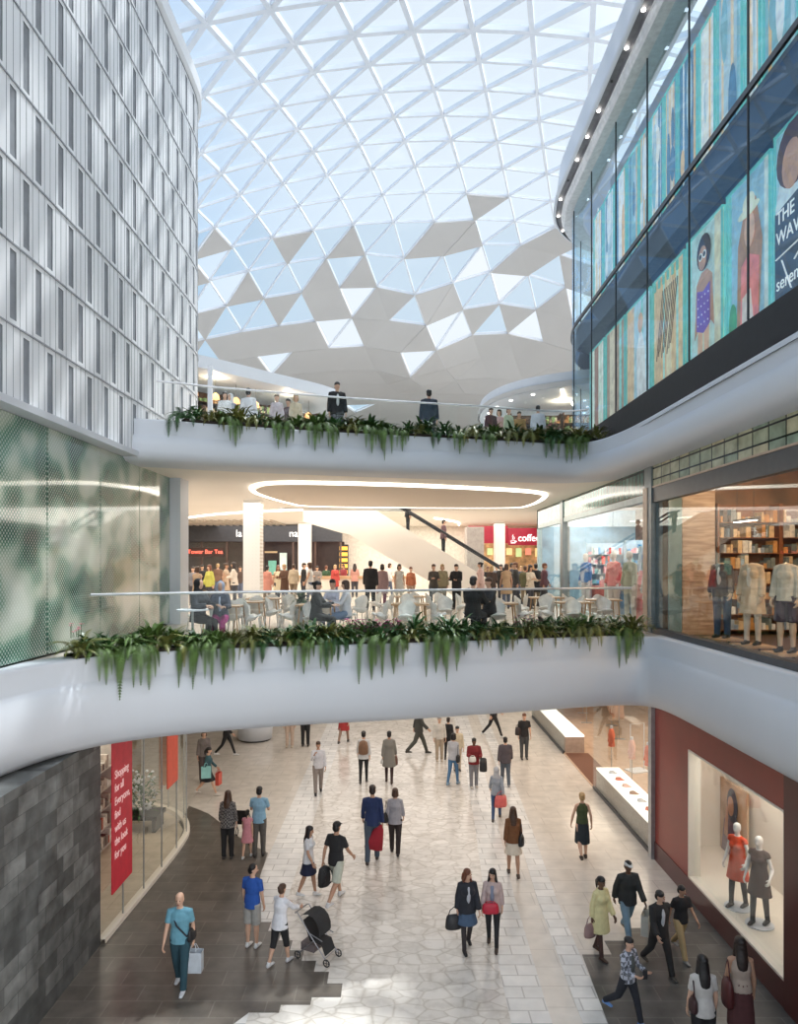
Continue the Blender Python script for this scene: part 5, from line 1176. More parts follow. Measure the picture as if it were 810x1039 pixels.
for a in range(7):
    t = R(-10+a*25); rows_.append([(x, .08-math.cos(t)*.34*(1 if abs(x) < .2 else .92), .66+math.sin(t)*.36) for x in (-.23, -.12, 0, .12, .23)])
cp.add([v for q in rows_ for v in q], [(i*5+j, i*5+j+1, i*5+j+6, i*5+j+5) for i in range(6) for j in range(4)]); cp.build('canopy', fb_, st_, smooth=True)
MB().b2((-.17, -.05, .18), (.17, .3, .34)).build('basket', mat('basket_net', (.16, .13, .13), .8), st_)
for x in (-.24, .24):
    for y in (-.42, .34):
        wm = MB(); c = Vector((x, y, .085)); pts = [c+Vector((0, math.cos(q*R(30))*.075, math.sin(q*R(30))*.075)) for q in range(13)]
        wm.tube(pts, .014, 6).bar(c+Vector((0, -.07, 0)), c+Vector((0, .07, 0)), .01, .01).bar(c+Vector((0, 0, -.07)), c+Vector((0, 0, .07)), .01, .01, up=(0, 1, 0)); wm.build('wheel', black, st_)
st_.scale = (.86, .86, .86)
# family with a pushchair
G(231, 871, 803, 175, 'stand', 'long-haired woman in a dark patterned poncho top beside the girl in pink', sex='w', hair=('long', 'brown'), top=('blouse', (.05, .045, .05), 'dots'), bot=('trousers', K))
G(251, 870, 822, 175, 'stepA', 'small girl in a pink dress between the couple by the curved shop window', sex='w', hair=('pony', 'black'), top=('dress', (.62, .26, .30)), bot=('none', W), shoe=(.6, .6, .6))
G(263, 868, 799, 178, 'hold', 'man in light blue shirt and grey trousers beside the girl in pink', hair=('short', 'black'), top=('tee', (.24, .42, .56)), bot=('trousers', (.11, .10, .09)))
pc_ = gnd(247, 852, .012); ps = empty('pushchair', pc_, R(175), 'dark pushchair standing before the couple and the girl in pink', 'pushchair')
q_ = MB()
for x in (-.24, .24): q_.tube([(x, .35, .95), (x, 0, .5), (x, -.35, .12)], .014, 6).tube([(x, 0, .5), (x, .3, .12)], .012, 6)
q_.build('frame', fm, ps); MB().add([(-.2, .16, .85), (.2, .16, .85), (.2, .02, .42), (-.2, .02, .42), (.2, -.3, .4), (-.2, -.3, .4)], [(0, 1, 2, 3), (3, 2, 4, 5)]).build('seat', fb_, ps)
for x in (-.27, .27):
    for y, rr in ((-.3, .10), (.3, .14)): MB().tube([Vector((x, y+math.cos(q*R(30))*rr, rr+math.sin(q*R(30))*rr)) for q in range(13)], .014, 6).build('wheel', black, ps)
r, hn, M_ = G(211, 807, 757, 100, 'walkA', 'woman in dark dress striding with turquoise and red shopping bags', sex='w', hair=('pony', 'black'), top=('shirt', (.04, .10, .12)), bot=('skirt', K), shoe=(.6, .55, .5))
carrier(M_((-.28, .05, .35)), (.30, .62, .60), 'turquoise paper shopping bag carried on the arm of the striding woman', (.30, .12, .36), R(20)); carrier(hn[1], (.62, .10, .07), 'red shopping bag swinging behind the striding woman', (.26, .12, .40), R(80))
G(207, 793, 741, 20, 'stand', 'person in mottled dark top partly hidden below the bridge edge', hair=('bob', 'brown'), sex='w', top=('shirt', (.16, .12, .12), 'dots'), bot=('trousers', (.08, .06, .06)))
G(230, 767, 722, 90, 'walkB', 'person in black trousers striding just below the bridge edge, near the pedestal', top=('shirt', K), bot=('slim', K), shoe=(.7, .7, .7))
G(323, 805, 752, 10, 'phone', 'man in white shirt and grey trousers walking with a hand at his ear', hair=('short', 'brown'), skin='m', top=('shirt', (.60, .60, .64)), bot=('trousers', (.26, .22, .20)), shoe=K)
G(310, 757, 710, 175, 'stand', 'dark-clothed person showing only black trousers under the bridge, beside the marble edge', top=('jacket', K), bot=('trousers', K))
G(294, 758, 712, 0, 'stand', 'person in beige trousers showing only legs under the bridge', top=('shirt', BG), bot=('trousers', (.55, .42, .34)), shoe=BG)
G(349, 754, 709, 170, 'walkA', 'person in a red coat showing only its hem and legs under the bridge', sex='w', top=('coat', (.40, .04, .04)), bot=('slim', (.3, .2, .15)))
r, hn, M_ = G(369, 794, 742, 180, 'stepA', 'woman in white top and black leggings with a brown rucksack', sex='w', hair=('bun', 'black'), top=('blouse', (.6, .6, .6)), bot=('slim', K)); backpack(M_((.0, .19, .33)), (.22, .12, .07), 'brown leather rucksack on the back of the woman in black leggings', R(180+180), 1.05)
r, hn, M_ = G(395, 794, 742, 178, 'stepB', 'woman in grey tweed coat carrying brown and white bags', sex='w', hair=('short', 'black'), skin='m', top=('coat', (.20, .19, .16), 'dots'), bot=('slim', (.04, .02, .02)), shoe=(.06, .03, .02))
handbag(hn[0]+Vector((-.03, 0, .12)), (.10, .035, .02), 'brown handbag of the woman in the grey tweed coat', (.34, .14, .3), .14, R(60)); handbag(hn[1]+Vector((.05, 0, .12)), (.6, .6, .58), 'small white handbag of the woman in the grey tweed coat', (.26, .1, .16), .12)
G(425, 765, 713, 95, 'walkB', 'person in dark grey trousers taking a wide stride under the bridge edge', top=('jacket', (.06, .06, .055)), bot=('trousers', (.07, .07, .06)))
G(446, 772, 727, 5, 'stand', 'man in a pale shirt and beige trousers near the bridge edge', hair=('short', 'grey'), top=('shirt', (.58, .55, .50)), bot=('trousers', (.42, .34, .26)), shoe=BG)
G(455, 770, 728, 170, 'stepA', 'slim person in black standing close to the man in beige', sex='w', hair=('short', 'dark'), top=('shirt', K), bot=('slim', K))
r, hn, M_ = G(460, 796, 744, 150, 'stepA', 'woman in pale grey hoodie and blue jeans with a black shoulder bag', sex='w', hair=('bob', 'black'), top=('shirt', (.45, .45, .48)), bot=('slim', (.08, .18, .32)), shoe=(.2, .3, .4))
handbag(M_((-.2, .05, .46)), K, 'black shoulder bag on the woman in blue jeans and hoodie', (.36, .14, .24), .32, R(80))
G(464, 782, 737, 10, 'stand', 'dark-haired person in a cream top behind the woman in the hoodie', hair=('short', 'black'), top=('shirt', (.60, .52, .38)), bot=('trousers', BG))
r, hn, M_ = G(481, 799, 749, 5, 'hold', 'person in a dark red jacket holding a white bag and a folded coat', hair=('short', 'black'), skin='d', top=('jacket', (.20, .02, .025)), bot=('trousers', (.22, .22, .24)), shoe=(.5, .45, .4))
handbag(hn[0]+Vector((0, -.06, .05)), (.68, .66, .62), 'white bag held against the dark red jacket', (.24, .10, .16), .06); handbag(hn[1]+Vector((.1, -.05, .04)), K, 'black folded coat over the arm of the person in dark red', (.26, .16, .42), .03, nm='folded_coat', cat='coat')
G(501, 748, 702, 90, 'walkA', 'person in black striding in the distance, alone between two groups', hair=('short', 'dark'), top=('shirt', K), bot=('slim', K), shoe=(.7, .7, .68))
r, hn, M_ = G(532, 770, 724, 0, 'stand', 'man in black with crossed bag strap standing beside the shop front corner', hair=('short', 'auburn'), top=('tee', K), bot=('trousers', (.06, .065, .07))); handbag(M_((-.24, -.02, .42)), (.03, .02, .02), 'dark satchel at the side of the standing man in black', (.24, .16, .3), .12)
G(513, 797, 748, 178, 'stepB', 'person in charcoal quilted jacket and jeans walking away', hair=('short', 'black'), top=('jacket', (.09, .075, .085)), bot=('trousers', (.10, .12, .15)), shoe=GY)
r, hn, M_ = G(504, 832, 777, 170, 'walkA', 'woman with a grey headscarf and blue jeans carrying a coral tote', sex='w', hair=None, hat=('hood', (.42, .42, .44)), top=('shirt', (.30, .33, .38)), bot=('slim', (.04, .08, .17))); handbag(hn[0]+Vector((-.08, 0, .2)), (.66, .13, .12), 'large coral red tote bag of the woman in the grey headscarf', (.42, .18, .32), .14, R(20), nm='tote_bag')
r, hn, M_ = G(521, 888, 819, 178, 'stepB', 'long-haired woman in brown top and cream skirt walking away', sex='w', hair=('long', 'brown'), skin='m', top=('shirt', (.18, .075, .03)), bot=('skirt', (.66, .58, .48)), shoe=(.07, .04, .03))
handbag(M_((-.20, .04, .42)), K, 'black shoulder bag of the woman in the cream skirt', (.3, .14, .24), .28, R(70))
G(591, 871, 805, 178, dict(leg=[(4, 3), (-12, 30)], arm=[(-4, 16, 12), (4, 18, 12)]), 'woman in olive sleeveless top and dark knee-length skirt walking away', sex='w', hair=('bun', 'blond'), top=('tank', (.055, .075, .03)), bot=('longskirt', (.02, .028, .035)), shoe=(.05, .03, .02))
r, hn, M_ = G(378, 874, 797, 178, 'stepA', 'tall man in navy shirt and jeans with a red jacket in his hand', hair=('short', 'dark'), skin='t', top=('shirt', (.015, .03, .10)), bot=('trousers', (.06, .085, .12)), shoe=(.04, .03, .03))
jk = empty('red_jacket', hn[0]+Vector((-.04, 0, .06)), R(10), 'dark red jacket hanging from the hand of the tall man in navy', 'jacket'); jm = cloth((.28, .012, .025))
MB().loft([(0, 0, 0), (-.05, 0, -.10), (-.14, 0, -.35), (-.20, 0, -.58)], [(.05, .04), (.12, .08), (.20, .12), (.24, .13)], 12).build('cloth', jm, jk, smooth=True); MB().loft([(-.02, 0, -.02), (-.26, .05, -.30), (-.34, .06, -.55)], [.04, .06, .05], 8).build('sleeve', jm, jk, smooth=True)
r, hn, M_ = G(401, 866, 800, 175, 'stepB', 'woman in light grey jumper and black trousers beside the tall man', sex='w', hair=('bob', 'brown'), top=('blouse', (.34, .33, .36)), bot=('trousers', (.03, .02, .02)), shoe=(.04, .03, .03)); handbag(M_((.24, .02, .50)), K, 'black handbag tucked at the shoulder of the woman in grey', (.34, .15, .24), .30, R(75))
r, hn, M_ = G(313, 909, 838, 75, 'stepB', 'woman in white top and navy flared skirt facing the man in black', sex='w', hair=('long', 'black'), skin='m', top=('tee', (.66, .66, .68)), bot=('skirt', (.012, .016, .045)), shoe=(.68, .68, .68))
r, hn, M_ = G(341, 915, 832, 150, 'walkB', 'man in black t-shirt and dark cap with pale shorts striding along', hair=('short', 'black'), hat=('cap', K), skin='m', top=('tee', K), bot=('shorts', (.50, .52, .44)), shoe=(.6, .6, .62)); backpack(hn[1]+Vector((.04, 0, -.22)), K, 'black rucksack hanging from the hand of the man in the cap', R(40), 1.0)
r, hn, M_ = G(474, 963, 881, 10, 'stepA', 'laughing woman in black coat, denim shorts and black tights', sex='w', hair=('long', 'auburn'), top=('jacket', (.02, .022, .03)), bot=('skirt', (.06, .10, .17), (.035, .028, .03)), shoe=K, over=(.45, .46, .50), turn=40); handbag(hn[0]+Vector((-.06, 0, .12)), K, 'big black handbag on the arm of the laughing woman', (.36, .18, .26), .16, R(15))
r, hn, M_ = G(500, 961, 881, -12, 'stepB', 'woman in pale pink cardigan and black trousers beside the laughing woman', sex='w', hair=('long', 'black'), top=('blouse', (.50, .38, .36)), bot=('slim', K), shoe=(.06, .04, .03), over=(.22, .24, .32), turn=-10); handbag(M_((-.03, -.19, .20)), (.50, .02, .045), 'bright red clutch bag before the woman in the pink cardigan', (.34, .10, .19), .05, 0)
r, hn, M_ = G(609, 970, 889, 30, 'stepA', 'woman in a pale yellow trench coat and dark leggings', sex='w', hair=('pony', 'black'), skin='d', top=('coat', (.72, .64, .34)), bot=('slim', (.07, .035, .03)), shoe=(.06, .03, .02)); handbag(hn[0]+Vector((-.04, 0, .12)), (.32, .20, .19), 'dusty pink handbag of the woman in the yellow coat', (.28, .14, .24), .16, R(30))
r, hn, M_ = G(637, 953, 871, 8, 'walkA', 'man in a dark quilted jacket and pale cap with light jeans', hair=('short', 'black'), skin='d', hat=('cap', (.6, .6, .58)), top=('jacket', (.03, .032, .032)), bot=('trousers', (.20, .30, .38)), shoe=(.25, .2, .15)); carrier(hn[1], (.60, .58, .52), 'white paper shopping bag carried by the man in the pale cap', (.34, .14, .40), R(60))
r, hn, M_ = G(669, 986, 901, 15, 'walkB', 'man in a dark suit and open white shirt walking towards the viewer', hair=('short', 'black'), top=('jacket', (.03, .028, .028)), bot=('trousers', (.028, .026, .026)), over=(.62, .62, .64), turn=25)
r, hn, M_ = G(691, 970, 896, 15, 'walkA', 'man in black t-shirt and khaki trousers next to the man in the suit', hair=('short', 'black'), skin='m', top=('tee', K), bot=('trousers', (.46, .33, .17)), shoe=(.25, .25, .25), turn=20)
r, hn, M_ = G(637, 1036, 949, 35, dict(leg=[(-22, 30), (20, 6)], arm=[(15, 10, 75), (15, 10, 75)]), 'man in a blue and white checked shirt looking down at his hands', hair=('short', 'black'), top=('shirt', (.50, .52, .60), 'plaid'), bot=('trousers', (.02, .022, .028)), shoe=(.12, .25, .55), over=(.08, .085, .08))
tag(MB().box((0, 0, 0), (.075, .012, .15)).build('mobile_phone', black, loc=(hn[0]+hn[1])/2+Vector((0, -.01, .03))), 'small dark phone held by the man in the checked shirt', 'phone')
# two women cropped by the picture's lower edge
r, hn, M_ = human('person', gnd(714, 1085, .012), 1.66, 178, 'stand', 'black-haired woman in a white top seen from behind at the lower edge', sex='w', hair=('long', 'black'), top=('tee', (.55, .52, .49)), bot=('trousers', K), fine=True); handbag(M_((.17, .05, .48)), (.05, .02, .02), 'dark shoulder bag of the black-haired woman in white', (.26, .12, .2), .25, R(80))
r, hn, M_ = human('person', gnd(752, 1068, .012), 1.74, 172, 'stand', 'taller long-haired woman in beige top at the lower edge before the red window', sex='w', hair=('long', 'dark'), skin='m', top=('tank', (.42, .33, .27)), bot=('longskirt', (.09, .03, .03)), fine=True); handbag(M_((.20, .04, .50)), (.09, .02, .02), 'maroon bag worn by the taller long-haired woman', (.36, .16, .4), .28, R(80))
# pedestal far off
pd_ = gnd(259, 750); pdt = empty('white_pedestal', (pd_.x, pd_.y, 0.004), 0, 'squat white round pedestal standing in the distance under the bridge', 'pedestal'); MB().cyl((0, 0, 0), .66, .07, 24).build('base', black, pdt); MB().lathe((0, 0, .07), [(.72, 0), (.74, .5), (.70, .9)], 24).build('drum', white, pdt, smooth=True)

# ------------------------------------------------------------------ mannequins
mb_ = mat('mannequin_beige', (.66, .46, .30), .35, amp=.03); mg_ = mat('mannequin_pale', (.70, .68, .66), .35, amp=.03); mk_ = mat('mannequin_dark', (.05, .05, .055), .3)
def stand_plate(p, m, lab, w=.62, h=.16): 
    t = empty('display_plinth', (p[0], p[1], p[2]), 0, lab, 'plinth'); MB().b2((-w/2, -w/2, h-.04), (w/2, w/2, h)).build('top', m, t)
    q = MB()
    for a in (-1, 1):
        for b in (-1, 1): q.b2((a*w*.45-.02, b*w*.45-.02, 0), (a*w*.45+.02, b*w*.45+.02, h-.04))
    q.build('legs_frame', dark_frame, t)
for Y, lab, kw in ((12.72, 'headless mannequin in cream jumper and dark shorts, the one closest to the picture edge', dict(top=('shirt', (.66, .56, .42)), bot=('shorts', (.06, .04, .06)), shoe=K)),
                   (13.95, 'headless mannequin in a long beige cardigan and white leggings', dict(top=('coat', (.60, .44, .28)), bot=('slim', (.70, .58, .46)), over=(.7, .62, .5), shoe=K)),
                   (15.25, 'headless mannequin in dark jacket and blue trousers beside the boards', dict(top=('jacket', (.05, .04, .045)), bot=('trousers', (.03, .06, .12)), over=(.65, .60, .55), shoe=K))):
    x = 6.95; stand_plate((x, Y, LEVEL2+.14 if False else LEVEL2), wood_l, 'low wooden plinth under the %s' % lab.replace('headless ', '').split(',')[0])
    human('mannequin', (x, Y, LEVEL2+.162), 1.86, -52, 'stand', lab, cat='mannequin', sex='w', mann=mb_, head=False, fine=True, **kw)
for px_, Y, z, face, lab, kw in ((749, 14.45, .505, -55, 'mannequin in a short orange red dress and black tights on the cream window floor', dict(top=('dress', (.68, .07, .02)), bot=('skirt', (.55, .05, .02), K), shoe=K)),
                   (771, 13.75, .505, -50, 'mannequin in black dress and tan coat nearer the edge of the red window', dict(top=('dress', (.05, .02, .02)), bot=('skirt', (.04, .02, .02), K), shoe=K))):
    x = (px_-405)*Y/720
    mr, _h, _m = human('mannequin', (x, Y, z+.02), 1.70, face, dict(leg=[(8, 4), (-6, 6)], arm=[(-5, 14, 30), (4, 22, 55)]), lab, cat='mannequin', sex='w', mann=mg_, hair=None, fine=True, **kw)
    MB().cyl((0, 0, -.018), .26, .018, 24).build('base_plate', white, mr)
for Y, lab, kw in ((19.6, 'pale mannequin in a white dress beside the grey green pier', dict(top=('dress', (.70, .68, .66)), bot=('skirt', (.66, .64, .62)))),
                   (21.4, 'pale mannequin in sage top and cream trousers behind the rear shop glass', dict(top=('shirt', (.45, .50, .38)), bot=('trousers', (.62, .60, .50)))),
                   (23.0, 'mannequin in a bright coral jacket behind the rear shop glass', dict(top=('jacket', (.66, .10, .12)), bot=('trousers', (.5, .35, .3)))),
                   (26.4, 'mannequin in a blue top beside the narrow pilaster', dict(top=('shirt', (.08, .22, .5)), bot=('trousers', (.5, .5, .55))))):
    human('mannequin', (6.98, Y, LEVEL2+.02), 2.1, -60, 'stand', lab, cat='mannequin', sex='w', mann=mg_, hair=None, shoe=(.5, .5, .5), **kw)
# ------------------------------------------------------------------ food court furniture
top_w = wood('table_wood', (.42, .24, .11), (.58, .36, .19), 3); leg_m = mat('table_leg_white', (.62, .60, .57), .4)
FZ = LEVEL2+.0
def make_table(W=.95, D=.75):
    t = empty('cafe_table', (0, 0, FZ)); MB().b2((-W/2, -D/2, .715), (W/2, D/2, .75)).build('tabletop', top_w, t)
    for a in (-1, 1):
        for b in (-1, 1): MB().loft([(a*(W/2-.10), b*(D/2-.09), .715), (a*(W/2-.04), b*(D/2-.04), 0)], [.022, .014], 8, dome=0).build('leg', top_w, t)
    return t
def make_chair(col, nm='cafe_chair'):
    t = empty(nm, (0, 0, FZ))
    MB().loft([(0, -.01, .44), (0, 0, .455), (0, 0, .475)], [(.20, .19), (.225, .215), (.215, .205)], 16).build('seat', col, t, smooth=True)
    # curved wire-and-shell back
    vs = []; fs = []; n = 9
    for i in range(n):
        a = R(205+130*i/(n-1)) ; 
        for z, rr in ((.50, .205), (.62, .225), (.80, .245), (.86, .24)): vs.append((math.cos(a)*-rr, -math.sin(a)*rr*.95, z-.02*abs(i-(n-1)/2)**1.4*(1 if z > .7 else 0)))
    for i in range(n-1):
        for j in range(3): fs.append((i*4+j, i*4+j+1, i*4+j+5, i*4+j+4))
    k = len(vs); vs2 = vs+[(x*.94, y*.94, z) for x, y, z in vs]; fs2 = fs+[tuple(reversed([q+k for q in f])) for f in fs]
    MB().add(vs2, fs2).build('backrest', col, t, smooth=True)
    for a in (-1, 1):
        for b in (-1, 1): MB().loft([(a*.15, b*.14, .45), (a*.21, b*.20, 0)], [.014, .010], 6, dome=0).build('leg', leg_m, t)
    return t
wc = mat('chair_white', (.86, .83, .78), .4); 
tabs = [(228, 614), (251, 610), (268, 606.8), (322, 613), (416, 612.3), (416, 604.8), (506, 611.5), (554, 605.8), (580, 610.5), (611, 608)]
tn = ['nearest the screen, in front of the two veiled diners', 'second from the glass screen', 'third from the glass screen, below the wide column', 'where a diner in black sits, left of centre', 'in the middle just behind the magenta flowers', 'in the middle, behind the nearer one', 'of the couple in dark clothes', 'behind the dark couple towards the shops', 'near the blue shop window', 'last before the grey green pier']
tab0 = make_table(); chair0 = make_chair(wc); first_t = first_c = True; T = []
for k, (px, py) in enumerate(tabs):
    Y = 1.0*FPX/(py-PY0); x = (px-PX0)*Y/FPX; t = tab0 if first_t else copy_tree(tab0); first_t = False
    tag(t, 'small wooden cafe table %s' % tn[k], 'table', 'wooden tables of the food court'); t.location = (x, Y, FZ); t.rotation_euler = (0, 0, R((k*37) % 11-5)); T.append((x, Y))
side_w = ['on the screen side of', 'on the shop side of', 'in front of', 'behind']
tshort = ['the veiled diners\' table', 'the second table from the screen', 'the table below the wide column', 'the table of the diner in black', 'the table behind the magenta flowers', 'the rear middle table', 'the table of the dark couple', 'the table behind the dark couple', 'the table near the blue window', 'the table next to the grey green pier']
seats_used = {}
for k, (x, y) in enumerate(T):
    for s_, (dx, dy, rz) in enumerate(((-.72, 0, 90), (.72, 0, -90), (-.1, -.66, 180), (.1, .66, 0))):
        if (k in (8, 9)) and s_ == 1: continue
        c = chair0 if first_c else copy_tree(chair0); first_c = False
        r_ = random.Random(k*7+s_); c.location = (x+dx+r_.uniform(-.05, .05), y+dy+r_.uniform(-.05, .05), FZ); c.rotation_euler = (0, 0, R(rz+180+r_.uniform(-12, 12)))
        tag(c, 'white cafe chair %s %s' % (side_w[s_], tshort[k]), 'chair', 'white chairs of the food court'); seats_used[(k, s_)] = c.location.copy()
for k, (px, Y) in enumerate(((452, 19.5), (470, 21.5), (448, 22.5), (365, 20.5), (380, 23), (292, 21), (530, 20), (610, 21))):
    c = copy_tree(chair0); c.location = ((px-PX0)*Y/FPX, Y, FZ); c.rotation_euler = (0, 0, R(k*71)); tag(c, 'white cafe chair standing loose between tables, %s from the screen' % ordn[sorted([452, 470, 448, 365, 380, 292, 530, 610]).index(px)], 'chair', 'white chairs of the food court')
rt = empty('round_table', ((190-PX0)*15.6/FPX+.12, 15.6, FZ), 0, 'round white table at the end of the food court by the glass screen', 'table'); MB().cyl((0, 0, .72), .34, .03, 24).build('tabletop', white, rt); MB().cyl((0, 0, .02), .03, .7, 10).build('pedestal', grey_metal, rt); MB().cyl((0, 0, 0), .24, .02, 20).build('base', grey_metal, rt)
pt = empty('potted_plant', ((306-PX0)*19.5/FPX, 19.5, FZ), 0, 'dark green bushy plant in a grey pot between the tables', 'plant'); MB().lathe((0, 0, 0), [(.20, 0), (.26, .5), (.25, .52)], 16).build('pot', grey_metal, pt)
r_ = random.Random(4); lf = MB()
for k in range(160): az = r_.uniform(0, 6.28); blade(lf, (0, 0, .45+r_.uniform(0, .35)), az, r_.uniform(.25, .5), R(r_.uniform(0, 85)), .035, r_)
lf.build('leaves', green2, pt)

# seated and standing visitors
def Mid(px, Y, face, pose, lab, h=1.72, z=FZ, **kw):
    return human('person', ((px-PX0)*Y/FPX, Y, z), h, face, pose, lab, **kw)
def Sit(px, Y, face, lab, h=1.72, **kw):
    P = dict(POSES['sit']); P['z'] = -.535
    r = human('person', ((px-PX0)*Y/FPX, Y, FZ), h, face, P, lab, seat=True, **kw); return r
Sit(201, 15.9, 60, 'seated person in a black hooded robe at the table by the screen', h=1.8, sex='w', hair=None, hat=('hood', K), top=('jacket', (.03, .035, .045)), bot=('trousers', K))
Sit(224, 16.2, 5, 'seated woman in pale blue headscarf and dark robe', sex='w', hair=None, hat=('hood', (.40, .46, .58)), top=('jacket', (.05, .06, .09)), bot=('trousers', (.3, .02, .15)), over=(.40, .46, .58))
Sit(321, 16.7, 85, 'seated person in a black jacket reading at a wooden table', sex='w', hair=('bun', 'black'), top=('jacket', K), bot=('trousers', K))
Sit(352, 17.4, -80, 'seated woman in white and pale blue opposite the reader in black', sex='w', hair=('bob', 'brown'), top=('shirt', (.6, .6, .64)), bot=('trousers', (.15, .22, .35)))
Sit(338, 18.6, -20, 'seated person in lilac leaning behind the woman in white', sex='w', hair=('short', 'dark'), top=('shirt', (.5, .5, .62)), bot=('trousers', (.3, .35, .5)))
Sit(480, 16.9, 150, 'seated man in a black jacket with his back to the railing', h=1.86, hair=('short', 'black'), top=('jacket', K), bot=('trousers', (.03, .03, .035)))
Sit(497, 17.7, -60, 'seated man in a dark suit across the table, facing sideways', h=1.8, hair=('short', 'brown'), top=('jacket', (.04, .04, .045)), bot=('trousers', K))
Mid(376, 26.5, 175, 'stepA', 'man in a black suit walking away through the middle of the food court', h=1.86, hair=('short', 'black'), top=('jacket', K), bot=('trousers', K))
Mid(388, 28, 178, 'stand', 'woman in a mauve coat beside the man in the black suit', sex='w', hair=('bob', 'dark'), top=('coat', (.30, .20, .20)), bot=('trousers', (.15, .02, .06)))
Mid(405, 28.5, 20, 'stand', 'dark-haired woman in a white dress standing behind the middle tables', sex='w', hair=('bob', 'dark'), top=('dress', (.66, .66, .62)), bot=('slim', (.6, .6, .55)))
Mid(417, 31, 0, 'stand', 'person in a rust orange top behind the middle tables', sex='w', hair=('short', 'auburn'), top=('shirt', (.45, .16, .08)), bot=('trousers', (.42, .30, .22)), h=1.6)
Mid(440, 27.5, 10, 'hold', 'person in black vest over beige sleeves by the counter', sex='w', hair=('short', 'brown'), top=('shirt', (.08, .07, .06)), bot=('trousers', (.08, .08, .08)))
Mid(449, 28.5, 0, 'stand', 'blond person in khaki jacket by the counter', sex='w', hair=('bob', 'blond'), top=('jacket', (.30, .26, .16)), bot=('trousers', (.2, .17, .12)))
Mid(463.5, 27.2, -30, 'hold', 'man in a black jacket with folded arms beside the khaki jacket', hair=('short', 'dark'), top=('jacket', K), bot=('trousers', K))
crowd = [(196, 30, 'in grey beside the white pier', (.2, .2, .22), 'm'), (200, 26, 'in a tan coat near the glass screen', (.40, .28, .18), 'w'), (205, 33, 'in black behind the veiled diners', K, 'm'), (213, 29, 'in a lime yellow dress', (.50, .48, .10), 'w'), (221, 36, 'in brown under the red neon sign', (.16, .09, .06), 'm'), (229, 31, 'in beige before the dark shop', (.48, .36, .26), 'w'), (238, 29.5, 'in pale cream holding something up', (.66, .58, .50), 'w'), (244, 35, 'in dark brown left of the wide column', (.09, .06, .05), 'm'),
         (271, 30.5, 'in a salmon pink coat right of the wide column', (.55, .24, .18), 'w'), (282, 31.5, 'in a cream jacket and dark skirt', (.62, .55, .38), 'w'), (289, 30.5, 'in a chocolate brown coat', (.10, .05, .03), 'm'), (298, 33, 'in sand colours before the green window', (.42, .34, .24), 'w'), (308, 32.5, 'in a black suit and white shirt before the second column', (.02, .02, .022), 'm'), (315, 30, 'in a white top beside the second column', (.6, .58, .55), 'w'), (322, 36, 'in grey by the amber display', (.25, .22, .2), 'm'), (331, 38, 'in dark green right of the amber display', (.04, .09, .05), 'm'), (340, 37, 'in red behind the short counter', (.45, .06, .05), 'w'), (349, 38.5, 'in maroon near the short counter', (.25, .04, .05), 'm'), (360, 37, 'in salmon behind the short counter', (.5, .25, .2), 'w'), (395, 37, 'in white behind the low counter', (.6, .6, .6), 'w'),
         (488, 30, 'in a pale pink top at the escalator foot', (.6, .42, .38), 'w'), (495, 33, 'in black at the escalator foot', K, 'm'), (499, 29, 'in dark brown behind the dark couple', (.08, .05, .04), 'w'), (504, 35, 'in a grey jacket before the white column', (.18, .18, .2), 'm'), (509, 31, 'in black beside the white column', (.03, .03, .03), 'm'), (514, 27.5, 'in a camel coat among the coffee queue', (.45, .30, .18), 'w'), (519, 33, 'in charcoal among the coffee queue', (.06, .06, .07), 'm'), (524, 29, 'in black and white at the front of the coffee queue', (.05, .05, .05), 'm'), (529, 35, 'in navy among the coffee queue', (.04, .06, .12), 'm'), (533, 30.5, 'in olive among the coffee queue', (.12, .12, .06), 'm'), (538, 27.5, 'in a cream coat before the coffee queue', (.62, .52, .4), 'w'), (538, 33.2, 'in dark red at the end of the coffee queue', (.25, .04, .04), 'm'), (544, 29.5, 'in black leaning on the narrow window', (.02, .02, .025), 'w'), (552, 28.6, 'in dark plum before the narrow window', (.10, .04, .05), 'm')]
hs = ['dark', 'brown', 'black', 'auburn', 'blond', 'brown']
for k, (px, Y, d, c, sx_) in enumerate(crowd):
    kd = ['shirt', 'jacket', 'coat', 'shirt'][k % 4] if sx_ == 'm' else ['coat', 'dress', 'blouse', 'jacket'][k % 4]
    Mid(px, Y, [0, 165, 30, -40, 180, 80, -90][k % 7], ['stand', 'stepA', 'hold', 'stepB'][k % 4], 'standing person %s' % d, h=1.62+.03*(k % 7), sex=sx_, skin='lmtl'[k % 4], hair=('short' if sx_ == 'm' else ['long', 'bob', 'bun'][k % 3], hs[k % 6]), top=(kd, c), bot=('trousers', [(.05, .05, .06), (.1, .12, .18), (.2, .15, .1)][k % 3]))
# riders on the escalator
for px, f, lab, c in ((414, .62, 'person in black riding the escalator, the higher of two riders', K), (450, .30, 'person in a dark coat riding lower on the escalator', (.15, .08, .09))):
    x = (px-PX0)*32.4/FPX; human('person', (x, 32.4, LEVEL2+ez(x)+.10), 1.68, 90, 'stand', lab, top=('jacket', c), bot=('trousers', K), hair=('short', 'black'))
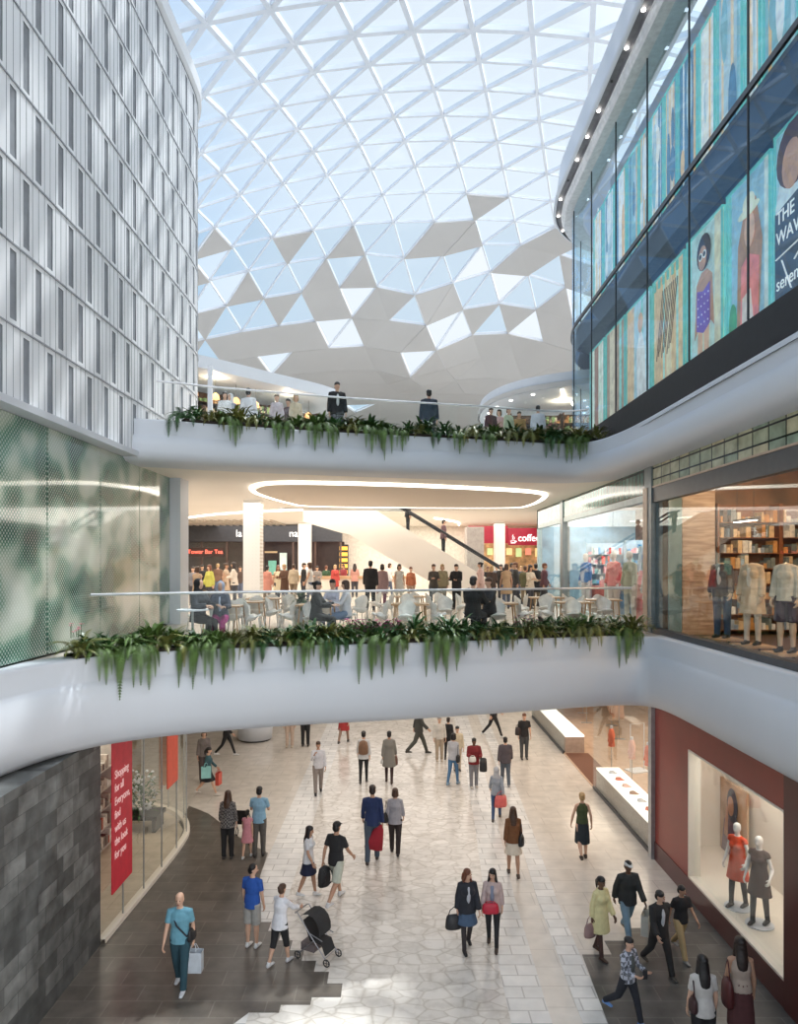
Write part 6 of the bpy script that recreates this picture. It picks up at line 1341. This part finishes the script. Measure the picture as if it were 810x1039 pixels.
# upper bridge
U = LEVEL3
for px, Y, face, pose, h, lab, kw in (
    (228, 21.0, 20, 'stand', 1.62, 'woman in white with dark hair at the upper railing, first from the facade', dict(sex='w', hair=('bob', 'dark'), top=('shirt', (.7, .7, .72)))),
    (234, 21.8, -10, 'stand', 1.75, 'woman in a white headscarf and grey cardigan at the upper railing', dict(sex='w', hair=None, hat=('hood', (.7, .7, .7)), top=('shirt', (.35, .38, .45)), over=(.6, .6, .65))),
    (252, 21.2, 170, 'stand', 1.78, 'man in a white shirt seen from behind at the upper railing', dict(hair=('short', 'black'), top=('shirt', (.72, .72, .76)))),
    (281, 21.0, 10, 'stand', 1.55, 'person in pale lilac low behind the upper planting', dict(sex='w', hair=('short', 'brown'), top=('shirt', (.55, .48, .52)))),
    (293, 21.6, -20, 'stand', 1.55, 'person in dark brown beside the lilac figure on the upper bridge', dict(sex='w', hair=('short', 'black'), top=('shirt', (.10, .06, .07)))),
    (300, 21.2, 30, 'stand', 1.60, 'blond person in beige on the upper bridge', dict(sex='w', hair=('bob', 'blond'), top=('shirt', (.6, .5, .36)))),
    (342, 20.6, 15, 'stand', 1.80, 'man in an open black jacket over pale grey on the upper bridge', dict(hair=('short', 'black'), top=('jacket', K), over=(.55, .56, .58))),
    (435.5, 21.6, 180, 'stand', 1.84, 'man in a dark navy jacket standing alone at the upper railing', dict(hair=('short', 'black'), top=('jacket', (.03, .04, .06)))),
    (498, 22.6, 20, 'stand', 1.50, 'person in a dark top at the upper railing before the round shop', dict(hair=('short', 'brown'), top=('shirt', (.12, .06, .06)))),
    (507, 23.2, -20, 'stand', 1.58, 'person in rose pink at the upper railing', dict(sex='w', hair=('bob', 'brown'), top=('shirt', (.6, .38, .36)))),
    (516, 22.8, 30, 'stand', 1.55, 'person in pale green at the upper railing', dict(sex='w', hair=('short', 'auburn'), top=('shirt', (.55, .6, .42)))),
    (527, 23.4, 0, 'stand', 1.55, 'person in mustard at the upper railing', dict(hair=('short', 'dark'), top=('shirt', (.4, .25, .1)))),
    (546, 22.8, 160, 'stand', 1.62, 'person in a white shirt near the curved glass corner', dict(hair=('short', 'black'), top=('shirt', (.66, .68, .74))))):
    human('person', ((px-PX0)*Y/FPX, Y, U), h, face, pose, lab, bot=('trousers', (.07, .07, .09)), **kw)
